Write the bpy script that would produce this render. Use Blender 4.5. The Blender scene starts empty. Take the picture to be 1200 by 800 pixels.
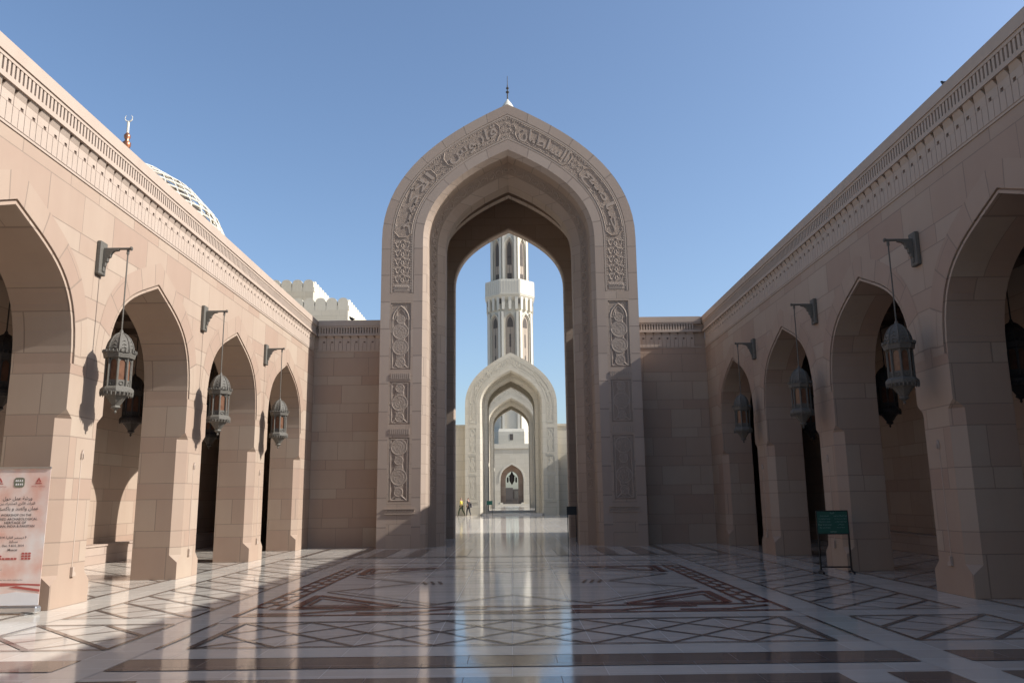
import bpy, bmesh, math, random, unicodedata
from mathutils import Vector, Matrix
random.seed(7)
S = bpy.context.scene
COL = S.collection
PI = math.pi

# ------------------------------------------------------------------ materials
def new_mat(name):
    m = bpy.data.materials.new(name); m.use_nodes = True
    nt = m.node_tree; b = nt.nodes['Principled BSDF']
    return m, nt, b

def N(nt, t, **k):
    n = nt.nodes.new(t)
    for a, v in k.items(): setattr(n, a, v)
    return n

def mth(nt, op, a, b=None, c=None):
    n = N(nt, 'ShaderNodeMath', operation=op)
    for i, v in enumerate((a, b, c)):
        if v is None: continue
        if isinstance(v, (int, float)): n.inputs[i].default_value = v
        else: nt.links.new(v, n.inputs[i])
    return n.outputs[0]

def mixc(nt, fac, a, b, blend='MIX'):
    n = N(nt, 'ShaderNodeMix', data_type='RGBA', blend_type=blend)
    for i, v in ((0, fac), (6, a), (7, b)):
        if isinstance(v, (int, float)): n.inputs[i].default_value = v
        elif isinstance(v, tuple): n.inputs[i].default_value = (*v, 1)
        else: nt.links.new(v, n.inputs[i])
    return n.outputs[2]

def plain(name, col, rough=.7, metal=0., noise=.12, nscale=30., bump=.1, spec=.5, coat=0):
    m, nt, b = new_mat(name)
    tc = N(nt, 'ShaderNodeTexCoord'); no = N(nt, 'ShaderNodeTexNoise')
    no.inputs['Scale'].default_value = nscale; no.inputs['Detail'].default_value = 5
    nt.links.new(tc.outputs['Object'], no.inputs['Vector'])
    dark = tuple(c * (1 - noise * 1.6) for c in col); lite = tuple(min(1, c * (1 + noise)) for c in col)
    nt.links.new(mixc(nt, no.outputs[0], dark, lite), b.inputs['Base Color'])
    b.inputs['Roughness'].default_value = rough; b.inputs['Metallic'].default_value = metal
    b.inputs['Specular IOR Level'].default_value = spec
    if bump:
        bu = N(nt, 'ShaderNodeBump'); bu.inputs['Strength'].default_value = bump; bu.inputs['Distance'].default_value = .01
        nt.links.new(no.outputs[0], bu.inputs['Height']); nt.links.new(bu.outputs[0], b.inputs['Normal'])
    return m

def stone(name, c1, c2, c3, mode='box', bw=1.05, rowA=.62, period=.93, mortar=.009, carve=0., joint=True, seed=0., rough=.75, cscale=9., streak=.22):
    """ashlar masonry: alternating tall and low courses, a tone for each block"""
    m, nt, b = new_mat(name)
    geo = N(nt, 'ShaderNodeNewGeometry')
    if mode == 'box':
        sp = N(nt, 'ShaderNodeSeparateXYZ'); nt.links.new(geo.outputs['Position'], sp.inputs[0])
        sn = N(nt, 'ShaderNodeSeparateXYZ'); nt.links.new(geo.outputs['True Normal'], sn.inputs[0])
        ax = mth(nt, 'ABSOLUTE', sn.outputs[0]); ay = mth(nt, 'ABSOLUTE', sn.outputs[1])
        side = mth(nt, 'GREATER_THAN', ax, ay)
        u = mth(nt, 'ADD', mth(nt, 'MULTIPLY', sp.outputs[1], side), mth(nt, 'MULTIPLY', sp.outputs[0], mth(nt, 'SUBTRACT', 1., side)))
        v = sp.outputs[2]
    else:
        uv = N(nt, 'ShaderNodeUVMap'); sp = N(nt, 'ShaderNodeSeparateXYZ'); nt.links.new(uv.outputs[0], sp.inputs[0])
        u, v = sp.outputs[0], sp.outputs[1]
    q = mth(nt, 'DIVIDE', mth(nt, 'ADD', v, seed), period)
    f = mth(nt, 'FRACT', q); fl = mth(nt, 'FLOOR', q); ra = rowA / period
    lo = mth(nt, 'MULTIPLY', mth(nt, 'MINIMUM', mth(nt, 'DIVIDE', f, ra), 1.), .5)
    hi = mth(nt, 'MULTIPLY', mth(nt, 'MAXIMUM', mth(nt, 'DIVIDE', mth(nt, 'SUBTRACT', f, ra), 1 - ra), 0.), .5)
    vv = mth(nt, 'ADD', fl, mth(nt, 'ADD', lo, hi))
    # uneven block lengths
    wob = mth(nt, 'MULTIPLY', mth(nt, 'SINE', mth(nt, 'ADD', mth(nt, 'MULTIPLY', u, 2.3), mth(nt, 'MULTIPLY', fl, 1.7))), .12)
    uu = mth(nt, 'ADD', mth(nt, 'ADD', u, wob), mth(nt, 'MULTIPLY', fl, .37))
    cb = N(nt, 'ShaderNodeCombineXYZ'); nt.links.new(uu, cb.inputs[0]); nt.links.new(vv, cb.inputs[1])
    br = N(nt, 'ShaderNodeTexBrick'); nt.links.new(cb.outputs[0], br.inputs['Vector'])
    for k, val in (('Scale', 1.), ('Brick Width', bw), ('Row Height', .5), ('Mortar Size', mortar if joint else 0.), ('Mortar Smooth', .1), ('Bias', 0.)):
        br.inputs[k].default_value = val
    br.inputs['Color1'].default_value = (0, 0, 0, 1); br.inputs['Color2'].default_value = (1, 1, 1, 1); br.inputs['Mortar'].default_value = (.5, .5, .5, 1)
    br.offset = .5
    n1 = N(nt, 'ShaderNodeTexNoise'); n1.inputs['Scale'].default_value = 3.; n1.inputs['Detail'].default_value = 6
    n2 = N(nt, 'ShaderNodeTexNoise'); n2.inputs['Scale'].default_value = 60.; n2.inputs['Detail'].default_value = 4
    n3 = N(nt, 'ShaderNodeTexNoise'); n3.inputs['Scale'].default_value = .45; n3.inputs['Detail'].default_value = 3
    for n in (n1, n2, n3): nt.links.new(geo.outputs['Position'], n.inputs['Vector'])
    r1 = N(nt, 'ShaderNodeValToRGB'); e = r1.color_ramp.elements
    e[0].position = 0.; e[0].color = (*c1, 1); e[1].position = 1.; e[1].color = (*c3, 1)
    x = r1.color_ramp.elements.new(.5); x.color = (*c2, 1)
    t = mth(nt, 'ADD', mth(nt, 'MULTIPLY', br.outputs['Color'], .74 if joint else .0), mth(nt, 'MULTIPLY', n1.outputs[0], .30 if joint else .95))
    nt.links.new(t, r1.inputs[0])
    c = mixc(nt, mth(nt, 'MULTIPLY', n2.outputs[0], .35), r1.outputs[0], tuple(k * .82 for k in c2))
    c = mixc(nt, mth(nt, 'MULTIPLY', n3.outputs[0], .42), c, tuple(k * .85 for k in c1))
    # faint vertical weathering streaks
    ms = N(nt, 'ShaderNodeMapping'); ms.inputs['Scale'].default_value = (5, 5, .25); nt.links.new(geo.outputs['Position'], ms.inputs[0])
    n4 = N(nt, 'ShaderNodeTexNoise'); n4.inputs['Scale'].default_value = 1.; n4.inputs['Detail'].default_value = 5; nt.links.new(ms.outputs[0], n4.inputs['Vector'])
    c = mixc(nt, mth(nt, 'MULTIPLY', n4.outputs[0], streak), c, tuple(k * .55 for k in c2))
    if joint: c = mixc(nt, mth(nt, 'MULTIPLY', br.outputs['Fac'], .55), c, tuple(k * .42 for k in c2))
    nt.links.new(c, b.inputs['Base Color'])
    b.inputs['Roughness'].default_value = rough; b.inputs['Specular IOR Level'].default_value = .3
    h = mth(nt, 'ADD', mth(nt, 'MULTIPLY', br.outputs['Fac'], -1. if joint else 0.), mth(nt, 'MULTIPLY', n2.outputs[0], .25))
    bu = N(nt, 'ShaderNodeBump'); bu.inputs['Strength'].default_value = .5; bu.inputs['Distance'].default_value = .006
    if carve:
        vo = N(nt, 'ShaderNodeTexVoronoi', feature='DISTANCE_TO_EDGE'); vo.inputs['Scale'].default_value = cscale
        nt.links.new(geo.outputs['Position'], vo.inputs['Vector'])
        cv = mth(nt, 'MULTIPLY', mth(nt, 'MINIMUM', mth(nt, 'MULTIPLY', vo.outputs['Distance'], 6.), 1.), carve)
        h = mth(nt, 'ADD', h, cv); bu.inputs['Distance'].default_value = .02; bu.inputs['Strength'].default_value = .9
    nt.links.new(h, bu.inputs['Height']); nt.links.new(bu.outputs[0], b.inputs['Normal'])
    return m

P1, P2, P3 = (.325, .215, .158), (.385, .285, .212), (.44, .36, .275)        # pink sandstone
M = {}
M['stone'] = stone('pink_ashlar', P1, P2, P3)
M['gate'] = stone('gate_ashlar', (.335, .25, .19), (.38, .29, .223), (.425, .33, .26), mode='box', bw=1.3, seed=.2)
M['gate_uv'] = stone('gate_voussoirs', (.34, .255, .20), (.38, .295, .235), (.42, .335, .27), mode='uv', bw=4., rowA=.9, period=1.8, mortar=.012)
M['arcade_uv'] = stone('arcade_voussoirs', P1, P2, P3, mode='uv', bw=4., rowA=.62, period=1.24, mortar=.012)
M['trim'] = stone('pink_trim', (.39, .30, .235), (.44, .345, .275), (.49, .395, .325), joint=False)
M['carved'] = stone('carved_stone', (.29, .215, .17), (.33, .25, .20), (.37, .285, .23), joint=False, carve=.8, cscale=22.)
M['relief'] = stone('relief_stone', (.36, .28, .22), (.40, .315, .25), (.44, .35, .285), joint=False)
M['relief_ground'] = stone('relief_ground', (.305, .225, .172), (.345, .262, .203), (.385, .298, .234), joint=False, carve=.5, cscale=30.)  # ground toned darker than the relief: carving shade put into the colour
M['disc'] = stone('relief_disc', (.33, .255, .20), (.37, .29, .23), (.41, .325, .265), joint=False, carve=.7, cscale=26.)
M['dark_hole'] = plain('slot_recess', (.16, .11, .085), .9)
M['inner'] = stone('inner_wall_stone', (.34, .25, .195), (.39, .295, .235), (.44, .345, .28), bw=1.5, seed=.4)
M['cream'] = stone('cream_ashlar', (.50, .445, .35), (.55, .495, .395), (.60, .545, .445), bw=1.6, rowA=.8, period=1.4, seed=.1)
M['cream_trim'] = stone('cream_trim', (.54, .49, .395), (.59, .54, .44), (.64, .59, .49), joint=False)
M['cream_carved'] = stone('cream_carved', (.48, .43, .335), (.53, .475, .38), (.58, .525, .425), joint=False, carve=.8, cscale=14.)
M['white'] = stone('white_stone', (.54, .495, .405), (.59, .545, .45), (.64, .595, .50), bw=1.4, mortar=.006)
M['white_plain'] = stone('white_plain', (.60, .555, .465), (.65, .605, .51), (.70, .655, .56), joint=False)
M['tan'] = plain('tan_niche_stone', (.33, .27, .21), .8, 0, .1, 3.)
M['void'] = plain('dark_opening', (.09, .075, .065), .9)
M['ceiling'] = plain('dark_timber_ceiling', (.09, .06, .042), .6, 0, .25, 12.)
M['bronze'] = plain('weathered_bronze', (.115, .102, .082), .7, .0, .3, 60., .4)
M['bronze_dark_and_shaded'] = plain('dark_and_shaded_bronze', (.028, .023, .02), .65, .0, .3, 60., .3)  # dark metal; on corridor lanterns it is bronze with shade put into the colour
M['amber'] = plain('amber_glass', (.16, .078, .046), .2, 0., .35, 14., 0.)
M['amber_shaded'] = plain('shaded_amber_glass', (.09, .045, .03), .18, 0., .3, 14., 0.)  # the amber glass again, corridor shade put into its colour
M['copper'] = plain('copper_gilt', (.42, .17, .09), .3, .8, .1)
M['gold'] = plain('gold_dome', (.13, .095, .05), .4, .5, .1, 4.)
M['black'] = plain('black_metal', (.02, .02, .022), .4, .6, .1)
M['green'] = plain('green_board', (.008, .075, .05), .45, 0., .1)
M['pale_letters'] = plain('pale_letters', (.30, .38, .34), .6, 0., .02, 30., 0.)

# floor marble
def marble(name, c1, c2, c3, rough=.10, joints=True):
    m, nt, b = new_mat(name)
    geo = N(nt, 'ShaderNodeNewGeometry')
    mp = N(nt, 'ShaderNodeMapping'); mp.inputs['Location'].default_value = (0, .09, 0); nt.links.new(geo.outputs['Position'], mp.inputs[0])
    br = N(nt, 'ShaderNodeTexBrick'); nt.links.new(mp.outputs[0], br.inputs['Vector']); br.offset = 0. if joints else .5
    for k, val in (('Scale', 1.), ('Brick Width', .83), ('Row Height', .44), ('Mortar Size', .004 if joints else .003), ('Mortar Smooth', .2), ('Bias', 0.)):
        br.inputs[k].default_value = val
    br.inputs['Color1'].default_value = (0, 0, 0, 1); br.inputs['Color2'].default_value = (1, 1, 1, 1); br.inputs['Mortar'].default_value = (.5, .5, .5, 1)
    n1 = N(nt, 'ShaderNodeTexNoise'); n1.inputs['Scale'].default_value = 2.2; n1.inputs['Detail'].default_value = 8; n1.inputs['Distortion'].default_value = 1.2
    nt.links.new(geo.outputs['Position'], n1.inputs['Vector'])
    t = mth(nt, 'ADD', mth(nt, 'MULTIPLY', br.outputs['Color'], .5), mth(nt, 'MULTIPLY', n1.outputs[0], .5))
    r1 = N(nt, 'ShaderNodeValToRGB'); e = r1.color_ramp.elements
    e[0].position = .1; e[0].color = (*c1, 1); e[1].position = .9; e[1].color = (*c3, 1)
    x = e.new(.5); x.color = (*c2, 1); nt.links.new(t, r1.inputs[0])
    c = mixc(nt, mth(nt, 'MULTIPLY', br.outputs['Fac'], .5), r1.outputs[0], tuple(k * .4 for k in c2))
    nt.links.new(c, b.inputs['Base Color'])
    n2 = N(nt, 'ShaderNodeTexNoise'); n2.inputs['Scale'].default_value = 1.1; n2.inputs['Detail'].default_value = 5
    nt.links.new(geo.outputs['Position'], n2.inputs['Vector'])
    rr = mth(nt, 'ADD', mth(nt, 'ADD', mth(nt, 'MULTIPLY', n2.outputs[0], .07), rough - .06), mth(nt, 'MULTIPLY', br.outputs['Fac'], .3))
    nt.links.new(rr, b.inputs['Roughness'])
    # scuffs and dust: patches where the polish is worn
    n6 = N(nt, 'ShaderNodeTexNoise'); n6.inputs['Scale'].default_value = 7.; n6.inputs['Detail'].default_value = 9; n6.inputs['Roughness'].default_value = .75; nt.links.new(geo.outputs['Position'], n6.inputs['Vector'])
    rr = mth(nt, 'ADD', rr, mth(nt, 'MULTIPLY', mth(nt, 'MAXIMUM', mth(nt, 'SUBTRACT', n6.outputs[0], .52), 0.), .55)); rr = mth(nt, 'ADD', rr, mth(nt, 'MULTIPLY', br.outputs['Color'], .02)); nt.links.new(rr, b.inputs['Roughness'])
    b.inputs['IOR'].default_value = 1.5; b.inputs['Specular IOR Level'].default_value = .5
    n5 = N(nt, 'ShaderNodeTexNoise'); n5.inputs['Scale'].default_value = 2.5; n5.inputs['Detail'].default_value = 2
    nt.links.new(geo.outputs['Position'], n5.inputs['Vector'])
    bu = N(nt, 'ShaderNodeBump'); bu.inputs['Strength'].default_value = .12; bu.inputs['Distance'].default_value = .003
    h = mth(nt, 'ADD', mth(nt, 'MULTIPLY', br.outputs['Fac'], -.5), n5.outputs[0])
    nt.links.new(h, bu.inputs['Height']); nt.links.new(bu.outputs[0], b.inputs['Normal'])
    return m
M['marble'] = marble('beige_marble', (.51, .45, .38), (.59, .53, .455), (.67, .61, .53))
M['marble_white'] = marble('white_marble', (.55, .50, .43), (.61, .56, .485), (.67, .62, .54), joints=False)
M['marble_dark'] = marble('brown_marble', (.14, .105, .085), (.18, .137, .112), (.22, .172, .142), joints=False)
M['marble_red'] = marble('red_marble', (.13, .032, .025), (.17, .045, .036), (.21, .065, .052), joints=False)

# ------------------------------------------------------------------ mesh helpers
class MB:
    def __init__(s): s.v = []; s.f = []; s.uv = None; s.mi = []
    def add(s, vs, fs, mi=0):
        o = len(s.v); s.v += [tuple(p) for p in vs]
        for f in fs: s.f.append([i + o for i in f]); s.mi.append(mi)
    def box(s, x0, x1, y0, y1, z0, z1, mi=0):
        s.add([(x0, y0, z0), (x1, y0, z0), (x1, y1, z0), (x0, y1, z0), (x0, y0, z1), (x1, y0, z1), (x1, y1, z1), (x0, y1, z1)],
              [(0, 3, 2, 1), (4, 5, 6, 7), (0, 1, 5, 4), (1, 2, 6, 5), (2, 3, 7, 6), (3, 0, 4, 7)], mi)
    def loft(s, rings, caps=True, mi=0, closed=True):
        n = len(rings[0]); o = len(s.v)
        for r in rings: s.v += [tuple(p) for p in r]
        for k in range(len(rings) - 1):
            for i in range(n if closed else n - 1):
                j = (i + 1) % n
                s.f.append([o + k * n + i, o + k * n + j, o + (k + 1) * n + j, o + (k + 1) * n + i]); s.mi.append(mi)
        if caps:
            s.f.append([o + i for i in reversed(range(n))]); s.mi.append(mi)
            s.f.append([o + (len(rings) - 1) * n + i for i in range(n)]); s.mi.append(mi)
    def lathe(s, prof, cx=0, cy=0, n=16, mi=0, rot=0.):
        rings = [[(cx + r * math.cos(2 * PI * i / n + rot), cy + r * math.sin(2 * PI * i / n + rot), z) for i in range(n)] for r, z in prof]
        s.loft(rings, True, mi)
    def tube(s, pts, r, n=6, mi=0):
        pts = [Vector(p) for p in pts]; rings = []
        for i, p in enumerate(pts):
            t = (pts[min(i + 1, len(pts) - 1)] - pts[max(i - 1, 0)]).normalized()
            a = t.cross(Vector((0, 0, 1)));
            if a.length < .05: a = t.cross(Vector((1, 0, 0)))
            a.normalize(); b = t.cross(a)
            rr = r[i] if isinstance(r, (list, tuple)) else r
            rings.append([p + a * rr * math.cos(2 * PI * k / n) + b * rr * math.sin(2 * PI * k / n) for k in range(n)])
        s.loft(rings, True, mi)
    def flatten(s, d0, k):
        s.v = [(x, d0 + (y - d0) * k, z) for x, y, z in s.v]; return s
    def prism(s, poly, fn, d0, d1, mi=0):
        """poly of 2-D points extruded between depths through fn(s, z, d)"""
        n = len(poly); o = len(s.v)
        s.v += [tuple(fn(a, b, d0)) for a, b in poly] + [tuple(fn(a, b, d1)) for a, b in poly]
        s.f.append([o + i for i in range(n)]); s.mi.append(mi)
        s.f.append([o + n + i for i in reversed(range(n))]); s.mi.append(mi)
        for i in range(n):
            j = (i + 1) % n; s.f.append([o + j, o + i, o + n + i, o + n + j]); s.mi.append(mi)
    def build(s, name, mat, parent=None, smooth=False, fix=True, bevel=0, **k):
        me = bpy.data.meshes.new(name); me.from_pydata(s.v, [], s.f)
        mats = mat if isinstance(mat, (list, tuple)) else [mat]
        for m in mats: me.materials.append(M[m])
        me.polygons.foreach_set('material_index', s.mi)
        if s.uv:
            l = me.uv_layers.new(name='UVMap')
            for lp in me.loops: l.data[lp.index].uv = s.uv[lp.vertex_index]
        if fix:
            bm = bmesh.new(); bm.from_mesh(me)
            bmesh.ops.remove_doubles(bm, verts=bm.verts, dist=1e-5) if not s.uv else None
            bmesh.ops.recalc_face_normals(bm, faces=bm.faces); bm.to_mesh(me); bm.free()
        me.update()
        o = bpy.data.objects.new(name, me); COL.objects.link(o); o.parent = parent
        if smooth:
            for p in me.polygons: p.use_smooth = True
        if bevel:
            md = o.modifiers.new('edge', 'BEVEL'); md.width = bevel; md.segments = 1; md.limit_method = 'ANGLE'; md.angle_limit = math.radians(50)
        for a, v in k.items(): o[a] = v
        return o

def thing(name, label, cat, loc=(0, 0, 0), group=None):
    o = bpy.data.objects.new(name, None); COL.objects.link(o); o.location = loc
    o.empty_display_size = .3
    o['label'] = label; o['category'] = cat
    if group: o['group'] = group
    return o
def tag(o, label, cat, group=None):
    o['label'] = label; o['category'] = cat
    if group: o['group'] = group
    return o
def copy_tree(o, loc=None, label=None, parent=None):
    c = o.copy(); COL.objects.link(c); c.parent = parent
    if loc is not None: c.location = loc
    if label: c['label'] = label
    for ch in list(o.children): copy_tree(ch, None, None, c)
    return c

# arch curves --------------------------------------------------------------
def half(w, zs, rise, a, b, c, n):
    r = []
    for i in range(n + 1):
        t = i / n; u = 1 - t
        r.append((u**3 * w + 3 * u * u * t * w + 3 * u * t * t * b * w, zs + rise * (3 * u * u * t * a + 3 * u * t * t * c + t**3)))
    return r
def arch(w, zs, za, abc, n=14):
    h = half(w, zs, za - zs, *abc, n)
    return h[:-1] and [(-x, z) for x, z in h] + [(x, z) for x, z in reversed(h[:-1])]
SM = (.70, .56, .78)       # arcade arches
BG = (.488, .537, .778)    # monumental gate arches

# ------------------------------------------------------------------ ARCADES
PITCH = 4.443; Y0 = 10.30; HW = 1.685; ZS = 3.56; ZA = 5.52; TOP = 7.46; XW = 6.6; TH = .9; YB = 26.8
def arcade(sgn, label):
    root = thing('arcade', label, 'arcade', (sgn * XW, 8, 0))
    inv = Vector((-sgn * XW, -8, 0))
    F = lambda s_, z, d: Vector((sgn * (XW + d), s_, z)) + inv
    K = range(-4, 5)                               # bays; pier k stands after bay k
    ends = (Y0 + K[0] * PITCH - PITCH / 2, YB)
    mb = MB()
    # upper walls with arched openings
    for k in K:
        yc = Y0 + k * PITCH; ya = max(yc - PITCH / 2, ends[0]); yb = min(yc + PITCH / 2, ends[1])
        if yc + HW > ends[1]: continue
        if k == K[-2]: yb = ends[1]
        loops = [(HW + .075, ZA, 0.), (HW + .075, ZA, .045), (HW + .045, ZA - .03, .045), (HW + .045, ZA - .03, .012), (HW, ZA - .075, .012), (HW, ZA - .075, TH)]
        L = [[(yc + s_, z, d) for s_, z in arch(w, ZS, za, SM)] for w, za, d in loops]
        for q in range(len(L) - 1):
            mb.add([F(*p) for p in L[q]] + [F(*p) for p in L[q + 1]], [(i, i + 1, len(L[q]) + i + 1, len(L[q]) + i) for i in range(len(L[q]) - 1)])
        for ring, d, zt in ((L[0], 0., TOP), (L[-1], TH, 6.2)):
            n = len(ring)
            vs = [F(*p) for p in ring] + [F(p[0], zt, d) for p in ring]
            mb.add(vs, [(i, i + 1, n + i + 1, n + i) for i in range(n - 1)])
            mb.add([F(ya, ZS, d), F(ring[0][0], ZS, d), F(ring[0][0], zt, d), F(ya, zt, d)], [(0, 1, 2, 3)])
            mb.add([F(yb, ZS, d), F(ring[-1][0], ZS, d), F(ring[-1][0], zt, d), F(yb, zt, d)], [(0, 1, 2, 3)])
    for k in K[:-1]:
        yc = Y0 + k * PITCH; vm = MB(); vm.uv = []; q1 = arch(HW + .0755, ZS, ZA, SM, 16); q2 = arch(HW + .42, ZS, ZA + .42, SM, 16)
        u = [0.]
        for i in range(1, len(q1)): u.append(u[-1] + math.dist(q2[i], q2[i - 1]))
        for q, v0, v1 in ((q1, .1, 1), (q2, .9, 1)):
            for i, (s_, z) in enumerate(q): vm.v.append(tuple(F(yc + s_, z, -.004))); vm.uv.append((v0, 50 + abs(u[i] - u[-1] / 2)))
        n = len(q1); vm.f = [[i, i + 1, n + i + 1, n + i] for i in range(n - 1)]; vm.mi = [0] * (n - 1)
        vm.build('arch_voussoirs', 'arcade_uv', root)
    # top and roof slab over the corridor
    a, b_ = ends[0], ends[1] + 8.
    mb.add([F(a, TOP, 0), F(ends[1], TOP, 0), F(ends[1], TOP, .5), F(a, TOP, .5)], [(0, 1, 2, 3)])
    mb.add([F(a, TOP, .5), F(ends[1], TOP, .5), F(ends[1], 7.1, .5), F(a, 7.1, .5)], [(0, 1, 2, 3)])
    def fb(y0, y1, d0, d1, z0, z1):
        p, q = F(y0, z0, d0), F(y1, z1, d1)
        mb.box(min(p.x, q.x), max(p.x, q.x), min(p.y, q.y), max(p.y, q.y), z0, z1)
    fb(a, b_, .5, 4.9, 6.2, 7.1)                   # roof
    cm = MB(); p, q = F(a, 6.17, TH), F(b_, 6.17, 4.13); cm.box(min(p.x, q.x), max(p.x, q.x), p.y, q.y, 6.14, 6.197)
    for i in range(28):
        yy_ = a + 1 + i * (b_ - a) / 28; p, q = F(yy_, 6., TH), F(yy_ + .12, 6., 4.13); cm.box(min(p.x, q.x), max(p.x, q.x), p.y, q.y, 5.98, 6.142)
    cm.build('ceiling', 'ceiling', root)
    fb(a, b_, 4.13, 4.9, 0, 6.2)                   # inner wall
    fb(ends[1] + .9, b_, .0, TH, 0, 6.2)
    fb(b_, b_ + .5, 0., 4.9, 0, 7.1)
    fb(a - .5, a, .5, 4.9, 0, 7.1)
    mb.build('wall', 'stone', root)
    be = MB(); p, q = F(a, 0, 3.75), F(b_, 0, 4.13); be.box(min(p.x, q.x), max(p.x, q.x), p.y, q.y, 0, .42)
    p, q = F(a, 0, 3.72), F(b_, 0, 4.13); be.box(min(p.x, q.x), max(p.x, q.x), p.y, q.y, .42, .47)
    be.build('bench', 'inner', root, bevel=.01)
    # piers with chamfered shafts
    def pier(y0, y1):
        pm = MB()
        def sec(z, c):
            pts = [(y0 + c, 0), (y1 - c, 0), (y1, c), (y1, TH - .004), (y1 - .004, TH), (y0 + .004, TH), (y0, TH - .004), (y0, c)]
            return [F(s_, z, d) for s_, d in pts]
        e = .004
        pm.loft([sec(0, e), sec(.33, e), sec(.47, .165), sec(2.74, .165), sec(2.87, e), sec(ZS, e)])
        return pm.build('pier', 'stone', root)
    for k in K[:-1]:
        y0 = Y0 + k * PITCH + HW; y1 = Y0 + (k + 1) * PITCH - HW
        if k == K[-2]: y1 = ends[1] + .9
        pier(y0, y1)
        # rain channel
        yc = (y0 + y1) / 2 if k != K[-2] else None
        if yc:
            g = MB()
            g.tube([F(yc, .5, -.001), F(yc, 2.2, -.001)], .011)
            g.prism([(yc - .035, 2.16), (yc - .03, 2.24), (yc, 2.3), (yc + .03, 2.24), (yc + .035, 2.16), (yc + .018, 2.16), (yc + .012, 2.22), (yc, 2.25), (yc - .012, 2.22), (yc - .018, 2.16)], lambda s_, z, d: F(s_, z, -d), 0., .03)
            g.prism([(yc - .04, .42), (yc + .05, .42), (yc + .05, .47), (yc, .5), (yc, .56), (yc - .04, .56)], lambda s_, z, d: F(s_, z, -d), 0., .045)
            g.build('rain_channel', 'trim', root, bevel=.004)
    # a pier at the very start
    pier(ends[0], Y0 + K[0] * PITCH - HW)
    frieze(root, lambda s_, z, d: F(s_, z, -d), ends[0], ends[1])
    return root

def frieze(root, F, s0, s1, pitch=.273, mat='trim'):
    """cap, dentil slots, corbels with small holes: F(s, z, outwards)"""
    mb = MB(); dk = MB()
    def b(a0, a1, z0, z1, d0, d1, m=mb): m.prism([(a0, z0), (a1, z0), (a1, z1), (a0, z1)], F, d0, d1)
    b(s0, s1, 7.27, 7.463, .001, .10); b(s0, s1, 7.215, 7.27, .001, .08)
    b(s0, s1, 6.98, 7.02, .001, .08); b(s0, s1, 6.93, 6.98, .001, .10)
    b(s0, s1, 6.395, 6.435, .001, .016)
    n = int((s1 - s0) / pitch)
    for i in range(n):
        a = s0 + i * pitch
        for j in range(3):                          # little balusters between which the slots stay open
            c = a + (j + .5) * pitch / 3; b(c - .026, c + .026, 7.02, 7.215, .001, .072)
        # corbel: narrow foot ribs, wide flaring head
        c = a + pitch / 2
        b(c - .131, c + .131, 6.755, 6.84, .001, .028)
        mb.add([F(c - .131, 6.84, .028), F(c + .131, 6.84, .028), F(c + .07, 6.93, .075), F(c - .11, 6.93, .075), F(c - .131, 6.84, .001), F(c + .131, 6.84, .001), F(c + .07, 6.93, .001), F(c - .11, 6.93, .001)],
               [(0, 1, 2, 3), (0, 3, 7, 4), (1, 5, 6, 2), (0, 4, 5, 1)])
        b(c - .131, c + .02, 6.70, 6.755, .001, .028); b(c + .088, c + .131, 6.70, 6.755, .001, .028)
        b(c - .131, c - .005, 6.435, 6.70, .001, .025); b(c + .005, c + .131, 6.435, 6.70, .001, .025)
        b(c + .02, c + .088, 6.702, 6.753, .001, .006, dk)
    mb.build('frieze', mat, root)
    dk.build('drain_hole', 'dark_hole', root, kind='stuff')

arcade(-1, 'sunlit pink stone arcade along the left side of the court')
arcade(1, 'shaded pink stone arcade along the right side of the court')

# end walls beside the gate
GY = 25.7
def end_wall(sgn, label):
    root = thing('end_wall', label, 'wall', (sgn * 5.4, YB, 0)); inv = Vector((-sgn * 5.4, -YB, 0))
    a, b = sorted((sgn * 3.5, sgn * (XW - .002)))
    mb = MB(); mb.box(a + inv.x, b + inv.x, 0, 1.0, 0, TOP); mb.build('wall', 'stone', root)
    frieze(root, lambda s_, z, d: Vector((s_, YB - d, z)) + inv, a + (.0 if sgn > 0 else .13), b - (.13 if sgn > 0 else 0))
end_wall(-1, 'plain block wall with carved frieze left of the great gate')
end_wall(1, 'plain block wall with carved frieze right of the great gate')

# ------------------------------------------------------------------ GATE
W0, A0, GZ = 4.215, 14.78, 9.95
gap = lambda w: A0 - (W0 - w) * 1.215
def gring(w, zb=0., n=18, levels=()):
    """full inverted-U outline at half width w from the ground"""
    c = arch(w, GZ, gap(w), BG, n)
    side = [zb] + [z for z in levels if z > zb]
    return [(-w, z) for z in side] + c + [(w, z) for z in reversed(side)]

def shape_ar(t):
    """Arabic shaping to presentation forms, returned in visual left-to-right order"""
    nonj = 'ادذرزوأإآةى'
    al = {'ا': 'ALEF', 'أ': 'ALEF WITH HAMZA ABOVE'}
    out = []; i = 0
    joins = lambda c: unicodedata.category(c) in ('Lo', 'Lm')
    while i < len(t):
        ch = t[i]
        if not joins(ch) or ch == 'ـ': out.append(ch); i += 1; continue
        prev = i > 0 and joins(t[i - 1]) and t[i - 1] not in nonj
        if ch == 'ل' and i + 1 < len(t) and t[i + 1] in al:
            out.append(unicodedata.lookup('ARABIC LIGATURE LAM WITH %s %s FORM' % (al[t[i + 1]], 'FINAL' if prev else 'ISOLATED'))); i += 2; continue
        nxt = i + 1 < len(t) and joins(t[i + 1]) and ch not in nonj
        f = {(0, 0): 'ISOLATED', (0, 1): 'INITIAL', (1, 0): 'FINAL', (1, 1): 'MEDIAL'}[(int(prev), int(nxt))]
        out.append(unicodedata.lookup('%s %s FORM' % (unicodedata.name(ch), f))); i += 1
    s = ''.join(reversed(out))
    import re
    return re.sub(r'[0-9]+', lambda m_: m_.group(0)[::-1], s)

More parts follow.
